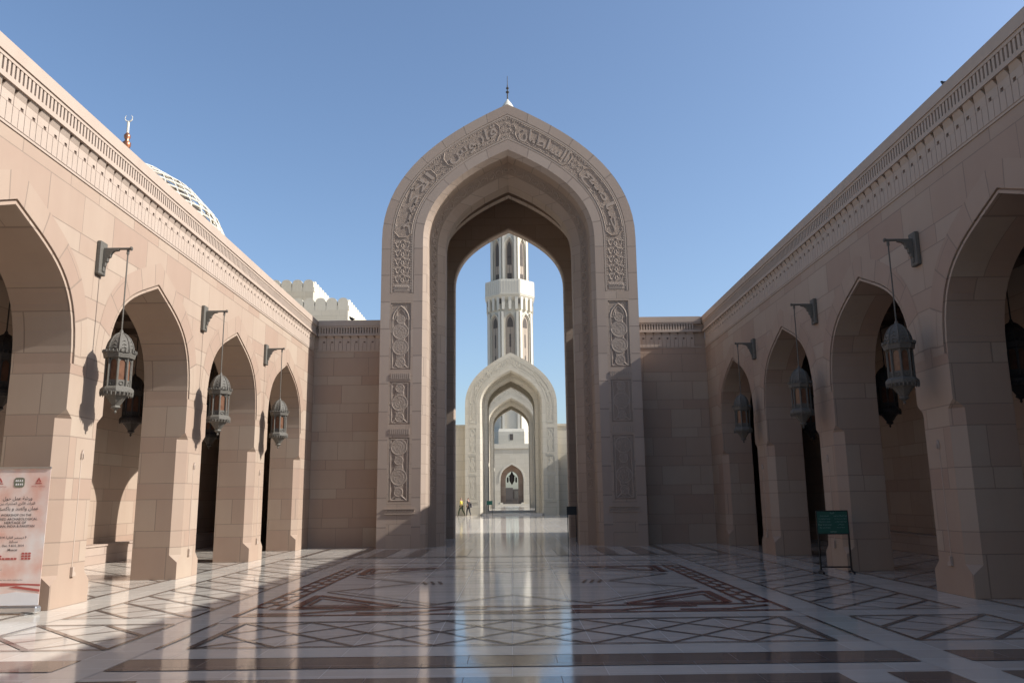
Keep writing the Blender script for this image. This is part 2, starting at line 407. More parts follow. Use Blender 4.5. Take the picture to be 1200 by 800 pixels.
def text_mesh(body, extrude=0., offset=0., res=4):
    c = bpy.data.curves.new('txt', 'FONT'); c.body = body; c.extrude = extrude; c.offset = offset; c.resolution_u = res
    o = bpy.data.objects.new('txt', c); COL.objects.link(o)
    bpy.context.view_layer.update()
    dg = bpy.context.evaluated_depsgraph_get()
    me = bpy.data.meshes.new_from_object(o.evaluated_get(dg)); bpy.data.objects.remove(o); bpy.data.curves.remove(c)
    return me
def fit_text(me, x0, x1, y0, y1, fn, keep=False, d0=0., d1=.03):
    """maps the text's bounding box onto a rectangle, then through fn(u, v, depth)"""
    xs = [v.co.x for v in me.vertices]; ys = [v.co.y for v in me.vertices]; zs = [v.co.z for v in me.vertices]
    ax, bx, ay, by, az, bz = min(xs), max(xs), min(ys), max(ys), min(zs), max(zs)
    sx = (x1 - x0) / (bx - ax); sy = (y1 - y0) / (by - ay)
    if keep:
        k = min(sx, sy); cx, cy = (x0 + x1) / 2, (y0 + y1) / 2
        x0 = cx - k * (bx - ax) / 2; y0 = cy - k * (by - ay) / 2; sx = sy = k
    for v in me.vertices:
        d = d0 + (d1 - d0) * ((v.co.z - az) / (bz - az) if bz > az else 1)
        v.co = fn(x0 + (v.co.x - ax) * sx, y0 + (v.co.y - ay) * sy, d)
    return me
def mesh_obj(name, me, mat, parent):
    me.materials.clear(); me.materials.append(M[mat]); me.name = name
    o = bpy.data.objects.new(name, me); COL.objects.link(o); o.parent = parent
    return o

def make_gate(mats, label, y):
    mg, mgu, mtrim, mcarv, mrel, mgrd, mdisc = mats
    root = thing('gateway', label, 'gateway', (0, y, 0), 'monumental pointed gateways one behind the other')
    X = 3.92; I = 3.14                                # outer and inner half width of the decorated band
    V = lambda x, z, d: Vector((x, d, z))             # d = depth behind the front
    def rings(mb, seq, n=18, levels=()):
        L = [[(x, z, d) for x, z in gring(w, 0., n, levels)] for w, d in seq]
        for q in range(len(L) - 1):
            m_ = len(L[q]); mb.add([V(*p) for p in L[q]] + [V(*p) for p in L[q + 1]], [(i, i + 1, m_ + i + 1, m_ + i) for i in range(m_ - 1)])
    # front face: voussoir strips (UV along the arch), outer and inner
    def strip(name, wa, wb, mat, d=0., zb=0.):
        mb = MB(); a, b = gring(wa, zb, 18, (2, 4, 6, 8)), gring(wb, zb, 18, (2, 4, 6, 8)); mb.uv = []; L = 0
        us = [0.]
        for i in range(1, len(a)): us.append(us[-1] + math.dist(a[i], a[i - 1]))
        mid = us[-1] / 2
        mb.v = [V(p[0], p[1], d) for p in a] + [V(p[0], p[1], d) for p in b]
        mb.uv = [(0.5 + .1, 100 + abs(u - mid)) for u in us] + [(.9, 100 + abs(u - mid)) for u in us]
        n = len(a)
        for i in range(n - 1): mb.f.append([i, i + 1, n + i + 1, n + i]); mb.mi.append(0)
        return mb.build(name, mat, root)
    strip('outer_border', W0, X, mgu); strip('inner_border', I, 2.85, mgu)
    body = MB()
    # recess steps of the decorated band above z = 8.12
    for wa, d0, d1 in ((X, 0, .012), (I, 0, .012)):
        a = gring(wa, 8.12)
        n = len(a); body.add([V(p[0], p[1], d0) for p in a] + [V(p[0], p[1], d1) for p in a], [(i, i + 1, n + i + 1, n + i) for i in range(n - 1)])
    for s in (-1, 1):
        # plain front between the borders, holed for the sunken panels
        rows = [(0, 1.02, 0), (1.02, 1.24, 2), (1.24, 1.42, 0), (1.42, 3.42, 1), (3.42, 3.5, 0), (3.5, 3.72, 2), (3.72, 3.84, 0), (3.84, 5.2, 1), (5.2, 5.27, 0), (5.27, 5.49, 2), (5.49, 5.6, 0), (5.6, 7.8, 1), (7.8, 8.12, 0)]
        for z0, z1, k in rows:
            if k == 0 or k == 2:
                xs = sorted((s * X, s * I)); body.add([V(xs[0], z0, 0), V(xs[1], z0, 0), V(xs[1], z1, 0), V(xs[0], z1, 0)], [(0, 1, 2, 3)])
            if k == 1:
                o0, i0 = X - .04, I + .08
                for xa, xb in ((X, o0), (i0, I)):
                    xs = sorted((s * xa, s * xb)); body.add([V(xs[0], z0, 0), V(xs[1], z0, 0), V(xs[1], z1, 0), V(xs[0], z1, 0)], [(0, 1, 2, 3)])
                xs = sorted((s * o0, s * i0)); r = [(xs[0], z0), (xs[1], z0), (xs[1], z1), (xs[0], z1)]
                body.add([V(p[0], p[1], 0) for p in r] + [V(p[0], p[1], .018) for p in r], [(0, 1, 5, 4), (1, 2, 6, 5), (2, 3, 7, 6), (3, 0, 4, 7)])
    # chamfer, reveal, inner order, passage, rear arch
    rings(body, [(2.85, 0), (2.71, .14), (2.68, .62)])
    rings(body, [(2.44, .95), (2.41, .99), (2.2, 1.25), (2.2, 1.9)])
    room = 3.85
    rings(body, [(2.2, 1.9), (room, 1.9)]); rings(body, [(room, 6.0), (2.25, 6.0), (2.2, 6.06), (2.2, 6.5), (W0, 6.5)])
    lv = (8.65, 9.3)
    for w in (room, W0):
        a = gring(w, 0., 18, lv); n = len(a); dl = (0., 1.9, 4.0, 5.97, 6.0, 6.5) if w == W0 else (1.9, 4.0, 5.97, 6.0)
        for q in range(len(dl) - 1):
            for i in range(n - 1):
                (xa, za), (xb, zb) = a[i], a[i + 1]
                if abs(dl[q] - 4.0) < .01 and abs(xa) == w and abs(xb) == w and min(za, zb) == 8.65: continue
                body.add([V(xa, za, dl[q]), V(xb, zb, dl[q]), V(xb, zb, dl[q + 1]), V(xa, za, dl[q + 1])], [(0, 1, 2, 3)])
    for s in (-1, 1):                                  # jambs of the side slots
        xa, xb = s * room, s * W0
        for z in lv: body.add([V(xa, z, 4), V(xb, z, 4), V(xb, z, 5.97), V(xa, z, 5.97)], [(0, 1, 2, 3)])
        for d in (4., 5.97): body.add([V(xa, lv[0], d), V(xb, lv[0], d), V(xb, lv[1], d), V(xa, lv[1], d)], [(0, 1, 2, 3)])
    body.build('body', mg, root)
    rib = MB(); rings(rib, [(2.95, 3.6), (2.65, 3.6), (2.65, 3.95), (2.95, 3.95)])
    for q in (3.6, 3.95):
        a, b = gring(room), gring(2.95); n = len(a); rib.add([V(p[0], p[1], q) for p in a] + [V(p[0], p[1], q) for p in b], [(i, i + 1, n + i + 1, n + i) for i in range(n - 1)])
    rib.build('vault_rib', mg, root)
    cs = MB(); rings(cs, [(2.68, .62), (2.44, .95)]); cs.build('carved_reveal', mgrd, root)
    # scroll ornament on the reveal
    sc = MB(); a1, a2 = gring(2.64, 1.7, 40, [1.7 + .42 * i for i in range(20)]), gring(2.50, 1.7, 40, [1.7 + .42 * i for i in range(20)])
    def along(ring, step):
        out = []; acc = 0
        for i in range(len(ring) - 1):
            p, q = Vector(ring[i]), Vector(ring[i + 1]); L = (q - p).length; k = 0
            while acc <= L:
                out.append(((p + (q - p) * (acc / L)), (q - p).normalized())); acc += step
            acc -= L
        return out
    A = along(a1, .30)
    for q, (p, t) in enumerate(A):
        nrm = Vector((-t.y, t.x)); nrm = nrm if nrm.dot(Vector((0, 9)) - p) > 0 else -nrm
        c0 = Vector((p.x, .655, p.y)); e = Vector((nrm.x * .20, .27, nrm.y * .20)); tt = Vector((t.x, 0, t.y)); sg_ = 1 if q % 2 else -1
        c = c0 + e * .5
        sc.tube([c + tt * (.12 * (1 - k / 10) * math.cos(k * .75)) + e * (sg_ * .36 * (1 - k / 10) * math.sin(k * .75)) - Vector((0, .01, 0)) for k in range(9)], [.022 - .0018 * k for k in range(9)], 5)
        sc.tube([c + tt * .13 - e * sg_ * .42, c + tt * .17, c + tt * .15 + e * sg_ * .42], [.006, .026, .006], 5)
    sc.build('scroll_ornament', mrel, root)
    # decorated band ground
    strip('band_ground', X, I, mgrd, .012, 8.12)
    fr = MB()
    for w0, w1 in ((X - .02, X - .07), (I + .07, I + .02)):
        a, b = gring(w0, 8.14), gring(w1, 8.14); n = len(a)
        for d0, d1 in (((a, .002), (b, .002)), ((a, .012), (a, .002)), ((b, .002), (b, .012))):
            fr.add([V(p[0], p[1], d0[1]) for p in d0[0]] + [V(p[0], p[1], d1[1]) for p in d1[0]], [(i, i + 1, n + i + 1, n + i) for i in range(n - 1)])
    for p, t in along(gring(X - .10, 8.3), .085) + along(gring(I + .10, 8.3), .085):
        c = Vector((p.x, .004, p.y)); tt = Vector((t.x, 0, t.y)) * .026; nn = Vector((-t.y, 0, t.x)) * .02
        fr.add([c - tt - nn, c + tt - nn, c + tt + nn, c - tt + nn, c - tt - nn + Vector((0, .008, 0)), c + tt - nn + Vector((0, .008, 0)), c + tt + nn + Vector((0, .008, 0)), c - tt + nn + Vector((0, .008, 0))],
               [(0, 1, 2, 3), (0, 4, 5, 1), (1, 5, 6, 2), (2, 6, 7, 3), (3, 7, 4, 0)])
    fr.build('band_frame', mtrim, root)
    # inscription: four cartouches round the arch
    NC = 60
    mids = arch(3.53, GZ, gap(3.53), BG, NC)
    cum = [0.]
    for i in range(1, len(mids)): cum.append(cum[-1] + math.dist(mids[i], mids[i - 1]))
    LT = cum[-1]
    oc, ic = arch(X, GZ, gap(X), BG, NC), arch(I, GZ, gap(I), BG, NC)
    def onband(u, v, d):                              # u along, v 0..1 from the inner to the outer edge
        u = max(0., min(LT - 1e-6, u)); j = 0
        lo, hi = 0, len(cum) - 1
        while hi - lo > 1:
            m_ = (lo + hi) // 2
            if cum[m_] <= u: lo = m_
            else: hi = m_
        t = (u - cum[lo]) / (cum[lo + 1] - cum[lo])
        a = Vector(ic[lo]).lerp(Vector(ic[lo + 1]), t); b = Vector(oc[lo]).lerp(Vector(oc[lo + 1]), t)
        p = a.lerp(b, v); return Vector((p.x, .012 - d, p.y))
    Hf = LT / 2
    cart = [(.1, 2.65, 'الأكبـر'), (3.2, Hf - .3, 'قابـوس'), (Hf + .3, LT - 3.2, 'السلطـان'), (LT - 2.65, LT - .1, 'جـامـع')]
    lets = []
    for u0, u1, word in cart:
        # cartouche plate
        cp = MB(); n = 16; up = [onband(u0 + (u1 - u0) * i / n, .86 if 0 < i < n else .66, .003) for i in range(n + 1)]; dn = [onband(u0 + (u1 - u0) * i / n, .14 if 0 < i < n else .34, .003) for i in range(n + 1)]
        cp.add(up + dn, [(i, i + 1, n + 2 + i, n + 1 + i) for i in range(n)])
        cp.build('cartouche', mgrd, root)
        ol = MB(); q_ = up + dn[::-1]; ol.tube([p - Vector((0, .002, 0)) for p in q_] + [q_[0] - Vector((0, .002, 0))], .012, 4); ol.build('cartouche_rim', mtrim, root)
        # small leaf buds and dots around the word
        bd = MB()
        for i in range(14):
            uu_ = u0 + .2 + (u1 - u0 - .4) * i / 13; vv_ = .78 + .03 * math.sin(i * 2.1) if i % 2 else .22 - .03 * math.sin(i * 1.3)
            bd.tube([onband(uu_ - .05, vv_ - .02, .006), onband(uu_, vv_ + .03, .010), onband(uu_ + .05, vv_ - .01, .006)], [.006, .019, .005], 5)
            bd.tube([onband(uu_ + .07, vv_ + .04, .006), onband(uu_ + .10, vv_ - .03, .006)], [.012, .006], 4)
        for v_ in (.80, .20): bd.tube([onband(u0 + .15 + (u1 - u0 - .3) * i / 24, v_, .006) for i in range(25)], .006, 4)
        bd.flatten(.012, .6).build('leaf_ornament', mrel, root)
        me = text_mesh(shape_ar(word), .02, .012, 3)
        fit_text(me, u0 + .12, u1 - .12, .18, .83, onband, False, .002, .015)
        lets.append(mesh_obj('inscription', me, mrel, root))
    for ua, ub in ((2.68, 3.17), (Hf - .28, Hf + .28), (LT - 3.17, LT - 2.68)):
        ar_ = MB(); nn_ = 4
        for i in range(nn_):
            for j in range(4):
                uc_ = ua + (ub - ua) * (i + .5) / nn_; vc_ = .14 + .24 * j; sg_ = 1 if (i + j) % 2 else -1
                ar_.tube([onband(uc_ + .055 * (1 - k / 9) * math.cos(sg_ * k * .9), vc_ + .085 * (1 - k / 9) * math.sin(sg_ * k * .9), .006) for k in range(8)], [.013 - .001 * k for k in range(8)], 4)
        ar_.flatten(.012, .6).build('arabesque', mrel, root)
    # floral panels below the inscription, on both sides
    def scrolls(mb, x0, x1, z0, z1, n, d):
        xc = (x0 + x1) / 2; h = (z1 - z0) / n
        for i in range(n):
            zc = z0 + (i + .5) * h
            for s in (-1, 1):
                for r0, r1, ph in ((.14, .03, 0), (.10, .015, 2.2)):
                    pts = []
                    for k in range(9):
                        t = k / 8; r = r0 + (r1 - r0) * t; an = -PI / 2 + ph + t * 4.2
                        pts.append(V(xc + s * (.135 + r * math.cos(an) * .75), zc + r * math.sin(an) * h / .34, d))
                    mb.tube(pts, [.018 - .010 * k / 8 for k in range(9)], 4)
                mb.tube([V(xc, zc - h * .45, d), V(xc + s * .05, zc - h * .2, d), V(xc + s * .02, zc + .0, d), V(xc + s * .09, zc + h * .3, d), V(xc, zc + h * .5, d)], [.012, .02, .014, .022, .008], 4)
                mb.tube([V(xc + s * .2, zc - h * .1, d), V(xc + s * .24, zc + h * .15, d), V(xc + s * .2, zc + h * .35, d)], [.006, .024, .006], 4)
    for s in (-1, 1):
        fl = MB(); scrolls(fl, *(sorted((s * (X - .12), s * (I + .12)))), 8.48, 9.95, 5, .010)
        xs = sorted((s * (X - .13), s * (I + .13)))
        fl.prism([(xs[0], 8.2), (xs[1], 8.2), (xs[1], 8.42), (xs[0], 8.42)], V, .004, .013)
        fl.flatten(.012, .6).build('floral_panel', mrel, root)
        kn = MB()
        for i in range(8):
            x = xs[0] + .06 + i * (xs[1] - xs[0] - .12) / 7
            kn.tube([V(x - .03, 8.24, .004), V(x + .03, 8.31, .004), V(x - .03, 8.38, .004)], .010, 4)
        kn.build('knot_strip', mtrim, root)
        # carved strips of little flutes
        for z0, z1 in ((3.5, 3.72), (5.27, 5.49)):
            st = MB()
            st.prism([(xs[0] - .07, z0), (xs[1] + .07, z0), (xs[1] + .07, z0 + .03), (xs[0] - .07, z0 + .03)], V, -.012, .001)
            for i in range(10):
                x = xs[0] - .03 + i * (xs[1] - xs[0] + .06) / 9; st.prism([(x - .017, z0 + .03), (x + .017, z0 + .03), (x + .017, z1 - .02), (x, z1), (x - .017, z1 - .02)], V, -.018, .001)
            st.build('fluted_strip', mtrim, root)
        st = MB()
        x0, x1 = sorted((s * 3.98, s * 3.02))
        st.prism([(x0, 1.04), (x1, 1.04), (x1, 1.07), (x0, 1.07)], V, -.03, -.001); st.prism([(x0, 1.19), (x1, 1.19), (x1, 1.22), (x0, 1.22)], V, -.03, -.001)
        for i in range(11):
            x = x0 + .05 + i * (x1 - x0 - .1) / 10; st.tube([V(x - .04, 1.09, -.01), V(x + .02, 1.13, -.012), V(x + .04, 1.17, -.01)], .014, 4)
        st.build('rope_strip', mtrim, root)
        # three sunken strapwork panels
        for z0, z1, spots, hood in ((5.6, 7.8, (5.82, 6.33, 6.85, 7.25), True), (3.84, 5.2, (4.05, 4.52, 5.0), False), (1.42, 3.42, (1.72, 2.18, 2.7, 3.12), False)):
            xa, xb = sorted((s * (X - .04), s * (I + .08))); xc = (xa + xb) / 2
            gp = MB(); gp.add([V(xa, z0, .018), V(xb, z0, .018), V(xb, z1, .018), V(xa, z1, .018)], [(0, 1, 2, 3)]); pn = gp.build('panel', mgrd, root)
            dsc = MB(); rw = MB()
            hwd = (xb - xa) / 2 - .07
            for q, zc in enumerate(spots):
                r = .215 if (q % 2 == (1 if not hood else 1)) else .13
                r = (r if r < .2 else .245)
                if hood: r = (.15, .25, .25, .13)[q]
                pts = [(xc + r * math.cos(2 * PI * i / 20), zc + r * math.sin(2 * PI * i / 20)) for i in range(20)]
                dsc.prism(pts, V, .006, .0179)
                rw.tube([V(x, z, .008) for x, z in pts] + [V(*pts[0], .008)], .017, 5)
                for sx in (-1, 1):
                    if r > .2: rw.tube([V(xc + sx * (r + .045 + .035 * math.cos(a * PI / 4)), zc + .035 * math.sin(a * PI / 4), .010) for a in range(9)], .011, 4)
                for rr_ in (r * .62, r * .3): rw.tube([V(xc + rr_ * math.cos(2 * PI * i / 12), zc + rr_ * math.sin(2 * PI * i / 12), .004) for i in range(13)], .009, 4)
                for a_ in range(8):
                    ca, sa = math.cos(a_ * PI / 4), math.sin(a_ * PI / 4); rw.tube([V(xc + r * .3 * ca, zc + r * .3 * sa, .004), V(xc + r * .95 * math.cos(a_ * PI / 4 + .35), zc + r * .95 * math.sin(a_ * PI / 4 + .35), .004)], .008, 4)
            dsc.prism([(xc - .1, z0 + .06), (xc + .1, z0 + .06), (xc + .1, z1 - (.5 if hood else .06)), (xc - .1, z1 - (.5 if hood else .06))], V, .0085, .0178)
            for sx in (-1, 1): dsc.prism([(xc + sx * (hwd + .02), z0 + .03), (xc + sx * (hwd + .065), z0 + .03), (xc + sx * (hwd + .065), z1 - .03), (xc + sx * (hwd + .02), z1 - .03)], V, .009, .0177)
            zs_ = [z0 + .07] + list(spots) + [z1 - .07]
            for sx in (-1, 1):
                rw.tube([V(xc + sx * hwd, z0 + .05, .012), V(xc + sx * hwd, z1 - (.5 if hood else .05), .012)], .016, 5)
                for q in range(len(zs_) - 1):
                    a, b = zs_[q], zs_[q + 1]; rw.tube([V(xc + sx * .09, a + .06, .014), V(xc + sx * .13, (a + b) / 2, .014), V(xc + sx * .09, b - .06, .014)], .014, 4)
                rw.tube([V(xc + sx * .05, z0 + .22, .012), V(xc + sx * hwd, z0 + .05, .012)], .02, 4)
            rw.tube([V(xc - hwd, z0 + .05, .012), V(xc + hwd, z0 + .05, .012)], .016, 4)
            if hood:
                hp = arch(hwd, z1 - .55, z1 - .1, BG, 10); rw.tube([V(xc + x, z, .012) for x, z in hp], .024, 5)
                hp = arch(hwd - .08, z1 - .55, z1 - .19, BG, 10); rw.tube([V(xc + x, z, .012) for x, z in hp], .014, 5)
                rw.tube([V(xc - hwd, z1 - .55, .012), V(xc + hwd, z1 - .55, .012)], .014, 4)
            else: rw.tube([V(xc - hwd, z1 - .05, .012), V(xc + hwd, z1 - .05, .012)], .016, 4)
            dsc.build('medallion', mdisc, pn); rw.flatten(.018, .65).build('strapwork', mrel, pn)
    return root
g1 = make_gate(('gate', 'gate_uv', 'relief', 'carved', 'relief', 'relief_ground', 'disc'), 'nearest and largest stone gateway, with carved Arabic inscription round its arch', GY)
gm = ('cream', 'cream', 'cream_trim', 'cream_carved', 'cream_trim', 'cream_carved', 'cream_carved')
g2 = make_gate(gm, 'cream gateway seen through the big arch, two people beside it', 73.8)
g3 = copy_tree(g2, (0, 97.5, .35), 'farthest cream gateway, nested inside the second one, before the minaret hall')

# flank walls of the second gateway and beyond
def box_thing(name, label, cat, x0, x1, y0, y1, z1, mat, part='wall', cap=None, group=None, z0=0):
    root = thing(name, label, cat, ((x0 + x1) / 2, y0, 0), group); inv = Vector((-(x0 + x1) / 2, -y0, 0))
    mb = MB(); mb.box(x0 + inv.x, x1 + inv.x, 0, y1 - y0, z0, z1); mb.build(part, mat, root)
    c = MB(); c.box(x0 + inv.x - .08, x1 + inv.x + .08, -.08, y1 - y0 + .08, z1, z1 + .22); c.build('coping', cap or mat, root)
    return root
box_thing('court_wall', 'cream wall joining the left side of the second gateway', 'wall', -30, -4.22, 74.9, 76.0, 8.0, 'cream')
box_thing('court_wall', 'cream wall joining the right side of the second gateway', 'wall', 4.22, 30, 74.9, 76.0, 8.0, 'cream')
box_thing('side_wing', 'low cream wing right of the second gateway, casting the slanting shade', 'building', 8.6, 14, 62, 74.7, 7.6, 'cream')
# steps: raised floor of the far hall
def struct(name, mb, mat, **k): return mb.build(name, mat, None, kind='structure', **k)
mb = MB(); mb.box(-40, 40, 73.9 + 6, 126, 0, .34); mb.box(-2.7, 2.7, 73.6, 73.9 + 6, 0, .17); struct('platform', mb, 'marble')
box_thing('court_wall', 'cream wall left of the farthest gateway', 'wall', -30, -4.25, 98.4, 99.4, 8.3, 'cream')
box_thing('court_wall', 'cream wall right of the farthest gateway', 'wall', 4.25, 30, 98.4, 99.4, 8.3, 'cream')

# ------------------------------------------------------------------ minaret hall with its door
def hall():
    Y = 130.; root = thing('minaret_hall', 'pale hall below the minaret with one tall arched doorway', 'building', (0, Y, 0))
    mb = MB(); zs, za, w = 4.0, 6.75, 1.82
    def F(x, z, d): return Vector((x, d, z))
    r = arch(w, zs, za, SM); r = [(-w, .3)] + r + [(w, .3)]; n = len(r)
    ztop = 9.6
    mb.add([F(x, z, 0) for x, z in r] + [F(x, ztop, 0) for x, z in r], [(i, i + 1, n + i + 1, n + i) for i in range(n - 1)])
    mb.box(-16, -w, 0, 1.5, 0, ztop); mb.box(w, 16, 0, 1.5, 0, ztop)
    mb.add([F(-w, ztop, 0), F(w, ztop, 0), F(w, ztop, 14), F(-w, ztop, 14)], [(0, 1, 2, 3)])
    mb.build('wall', 'cream', root)
    m2 = MB(); r2 = [(-w, .3)] + arch(w, zs, za, SM) + [(w, .3)]; i2 = [(-1.02, .3)] + arch(1.02, 4.2, 5.85, SM) + [(1.02, .3)]
    m2.add([F(x, z, 0) for x, z in r2] + [F(x, z, 1.3) for x, z in r2] + [F(x, z, 1.3) for x, z in i2] + [F(x, z, 3) for x, z in i2],
           [(i + n * q, i + 1 + n * q, n * (q + 1) + i + 1, n * (q + 1) + i) for q in range(3) for i in range(n - 1)])
    m2.build('doorway', 'stone', root)
    m3 = MB(); ro = arch(w + .28, zs, za + .35, SM); ri = arch(w + .04, zs, za + .05, SM); k = len(ro)
    m3.add([F(x, z, -.06) for x, z in ro] + [F(x, z, -.06) for x, z in ri] + [F(x, z, 0) for x, z in ro] + [F(x, z, 0) for x, z in ri],
           [(i, i + 1, k + i + 1, k + i) for i in range(k - 1)] + [(2 * k + i, 2 * k + i + 1, i + 1, i) for i in range(k - 1)] + [(k + i, k + i + 1, 3 * k + i + 1, 3 * k + i) for i in range(k - 1)])
    m3.build('arch_moulding', 'cream_trim', root)
    c = MB(); c.box(-16.1, 16.1, -.15, .0, 9.3, 9.75); c.box(-16, 16, -.05, 1.5, 9.75, 10.05); c.build('cornice', 'cream_trim', root)
    st = MB(); st.box(-4.2, 4.2, -1.6, 0, 0, .62); st.box(-1.9, -1.45, -.3, 0, .62, .85); st.box(1.45, 1.9, -.3, 0, .62, .85); st.build('step', 'cream_trim', root)
hall()
# wall far beyond the door
r_ = thing('far_building', 'dark low building glimpsed through the doorway of the minaret hall', 'building', (0, 190, 0))
mb = MB(); mb.box(-25, .2, 0, 6, 0, 3.9); mb.box(.2, 25, .5, 6, 0, 3.6); mb.box(-25, 25, -.1, .0, 1.2, 1.4); mb.build('wall', 'void', r_)
w_ = MB(); w_.box(.5, 2.6, .42, .5, 1.5, 3.2); w_.build('window', 'bronze', r_)

def minaret():
    Y = 140.; root = thing('minaret', 'tall white octagonal minaret rising behind the gateways', 'minaret', (0, Y, 0)); n = 8; rot = PI / 8
    cs = math.cos(PI / 8)
    def octa(prof, name, mat, par=root, bevel=0): m_ = MB(); m_.lathe([(r / cs, z) for r, z in prof], 0, 0, 8, 0, rot); return m_.build(name, mat, par)
    octa([(5.2, 7.2), (5.2, 12.4), (5.0, 12.9)], 'base', 'white')
    for s_ in (-1, 1): m_ = MB(); m_.box(*sorted((s_ * 1.5, s_ * 5.2)), -4, 4, 0, 7.2); m_.build('base_pillar', 'white', root)
    octa([(3.62, 12.9), (3.62, 33.2)], 'lower_shaft', 'white_plain')
    octa([(3.62, 33.2), (3.62, 35.2), (4.25, 36.0), (4.28, 36.1)], 'corbel_course', 'white')
    octa([(4.3, 36.1), (4.3, 38.9), (4.05, 38.9), (4.05, 37.6), (0.1, 37.6)], 'balcony', 'white_plain')
    octa([(3.0, 37.2), (3.0, 54), (3.3, 55), (3.55, 55.2)], 'upper_shaft', 'white_plain')
    octa([(3.6, 55.2), (3.6, 57.2), (3.4, 57.2), (3.4, 56.2), (.1, 56.2)], 'upper_balcony', 'white_plain')
    octa([(2.1, 56.0), (2.1, 65.5), (2.4, 66.2), (2.4, 66.8), (2.1, 66.9)], 'lantern_stage', 'white_plain')
    d = MB(); d.lathe([(2.05, 66.9), (2.2, 68), (2.2, 69.4), (1.95, 71), (1.45, 72.6), (.8, 73.8), (.3, 74.5), (.1, 74.9)], 0, 0, 24); d.build('dome', 'white_plain', root, smooth=True)
    f = MB(); f.lathe([(.13, 74.7), (.12, 76.0), (.35, 76.3), (.12, 76.6), (.1, 76.8), (.3, 77.1), (.1, 77.4), (.06, 78), (.05, 79.6)], 0, 0, 10); f.build('finial', 'bronze_dark_and_shaded', root)
    # faces: arched niches and window slits on every side
    for k in range(8):
        a = -PI / 2 + k * PI / 4; nx, ny = math.cos(a), math.sin(a); tx, ty = -ny, nx
        def F(x, z, d, ap): return Vector((nx * (ap + d) + tx * x, ny * (ap + d) + ty * x, z))
        # fins at the corners
        fn = MB()
        for ap, z0, z1, wd in ((3.62, 13, 33.2, 1.5), (3.0, 39, 54, 1.24)):
            for s in (-1, 1):
                pr = [(s * (wd - .42), z0), (s * wd, z0), (s * wd, z1), (s * (wd - .42), z1)]
                fn.prism(pr if s > 0 else pr[::-1], lambda x, z, d, ap=ap: F(x, z, d, ap), .001, .38)
        fn.build('corner_fin', 'white_plain', root)
        for ap, zb, zs, za, w, slits in ((3.62, 22, 31., 32.8, .82, ((27.0, 29.3), (23., 25.6))), (3.0, 39.4, 44.6, 46.6, .62, ((44.0, 46.2), (41.8, 43.3), (39.0, 40.3)))):
            mm = MB()
            for w0, w1, dd in ((w + .34, w + .2, .30), (w + .16, w + .02, .16)):
                ro = [(-w0, zb)] + arch(w0, zs, za + (w0 - w), SM, 8) + [(w0, zb)]; ri = [(-w1, zb)] + arch(w1, zs, za + (w1 - w), SM, 8) + [(w1, zb)]; q = len(ro)
                mm.add([F(x, z, dd, ap) for x, z in ro] + [F(x, z, dd, ap) for x, z in ri] + [F(x, z, 0, ap) for x, z in ro] + [F(x, z, 0, ap) for x, z in ri],
                       [(i, i + 1, q + i + 1, q + i) for i in range(q - 1)] + [(2 * q + i, 2 * q + i + 1, i + 1, i) for i in range(q - 1)] + [(q + i, q + i + 1, 3 * q + i + 1, 3 * q + i) for i in range(q - 1)])
            fo = mm.build('arched_niche', 'cream_trim', root)
            ng = MB(); q_ = arch(w, zs, za, SM, 8); ng.add([F(x, z, .002, ap) for x, z in [(-w, zb)] + q_ + [(w, zb)]], [tuple(range(len(q_) + 2))]); ng.build('niche_ground', 'tan', fo)
            sl = MB()
            # dark window heads and slits set just proud of the shaft
            hd = arch(w * .62, zs - .3, za - .45, SM, 8)
            sl.prism([(-w * .62, zs - (.5 if ap > 3.3 else 1.4))] + hd + [(w * .62, zs - (.5 if ap > 3.3 else 1.4))], lambda x, z, d: F(x, z, d, ap), .004, .02)
            for s0, s1 in slits[(0 if ap > 3.3 else 1):]: sl.prism([(-.15, s0), (.15, s0), (.15, s1), (-.15, s1)] if ap > 3.3 else [(-.38, s0), (.38, s0), (.38, s1), (-.38, s1)], lambda x, z, d: F(x, z, d, ap), .004, .02)
            sl.prism([(-.03, slits[-1][0]), (.03, slits[-1][0]), (.03, zs), (-.03, zs)], lambda x, z, d: F(x, z, d, ap), .0045, .012)
            sl.build('window', 'void', fo)
        bp = MB()
        for i in range(-3, 4): bp.prism([(i * .5 - .03, 36.3), (i * .5 + .03, 36.3), (i * .5 + .03, 38.7), (i * .5 - .03, 38.7)], lambda x, z, d: F(x, z, d, 4.3), .001, .05)
        bp.prism([(-1.7, 36.25), (1.7, 36.25), (1.7, 36.4), (-1.7, 36.4)], lambda x, z, d: F(x, z, d, 4.3), .002, .08)
        bp.build('balcony_panel', 'white_plain', root)
        cb = MB()
        for i in (-1.15, 0, 1.15): cb.prism([(i - .22, 33.6), (i + .22, 33.6), (i + .3, 35.9), (i - .3, 35.9)], lambda x, z, d: F(x, z, d, 3.62), .01, .5)
        cb.build('corbel', 'white_plain', root)
        hb = MB(); hb.prism([(1.5 - .3, 34.6), (1.5 + .1, 34.6), (1.5 + .1, 35.5), (1.5 - .3, 35.5)], lambda x, z, d: F(x, z, d, 3.72), .0, .3); hb.build('drain_opening', 'void', root)
        bw = MB(); bw.prism([(-.28, 11), (.28, 11), (.28, 12), (-.28, 12)], lambda x, z, d: F(x, z, d, 5.2), .001, .03); bw.build('base_window', 'void', root)
minaret()

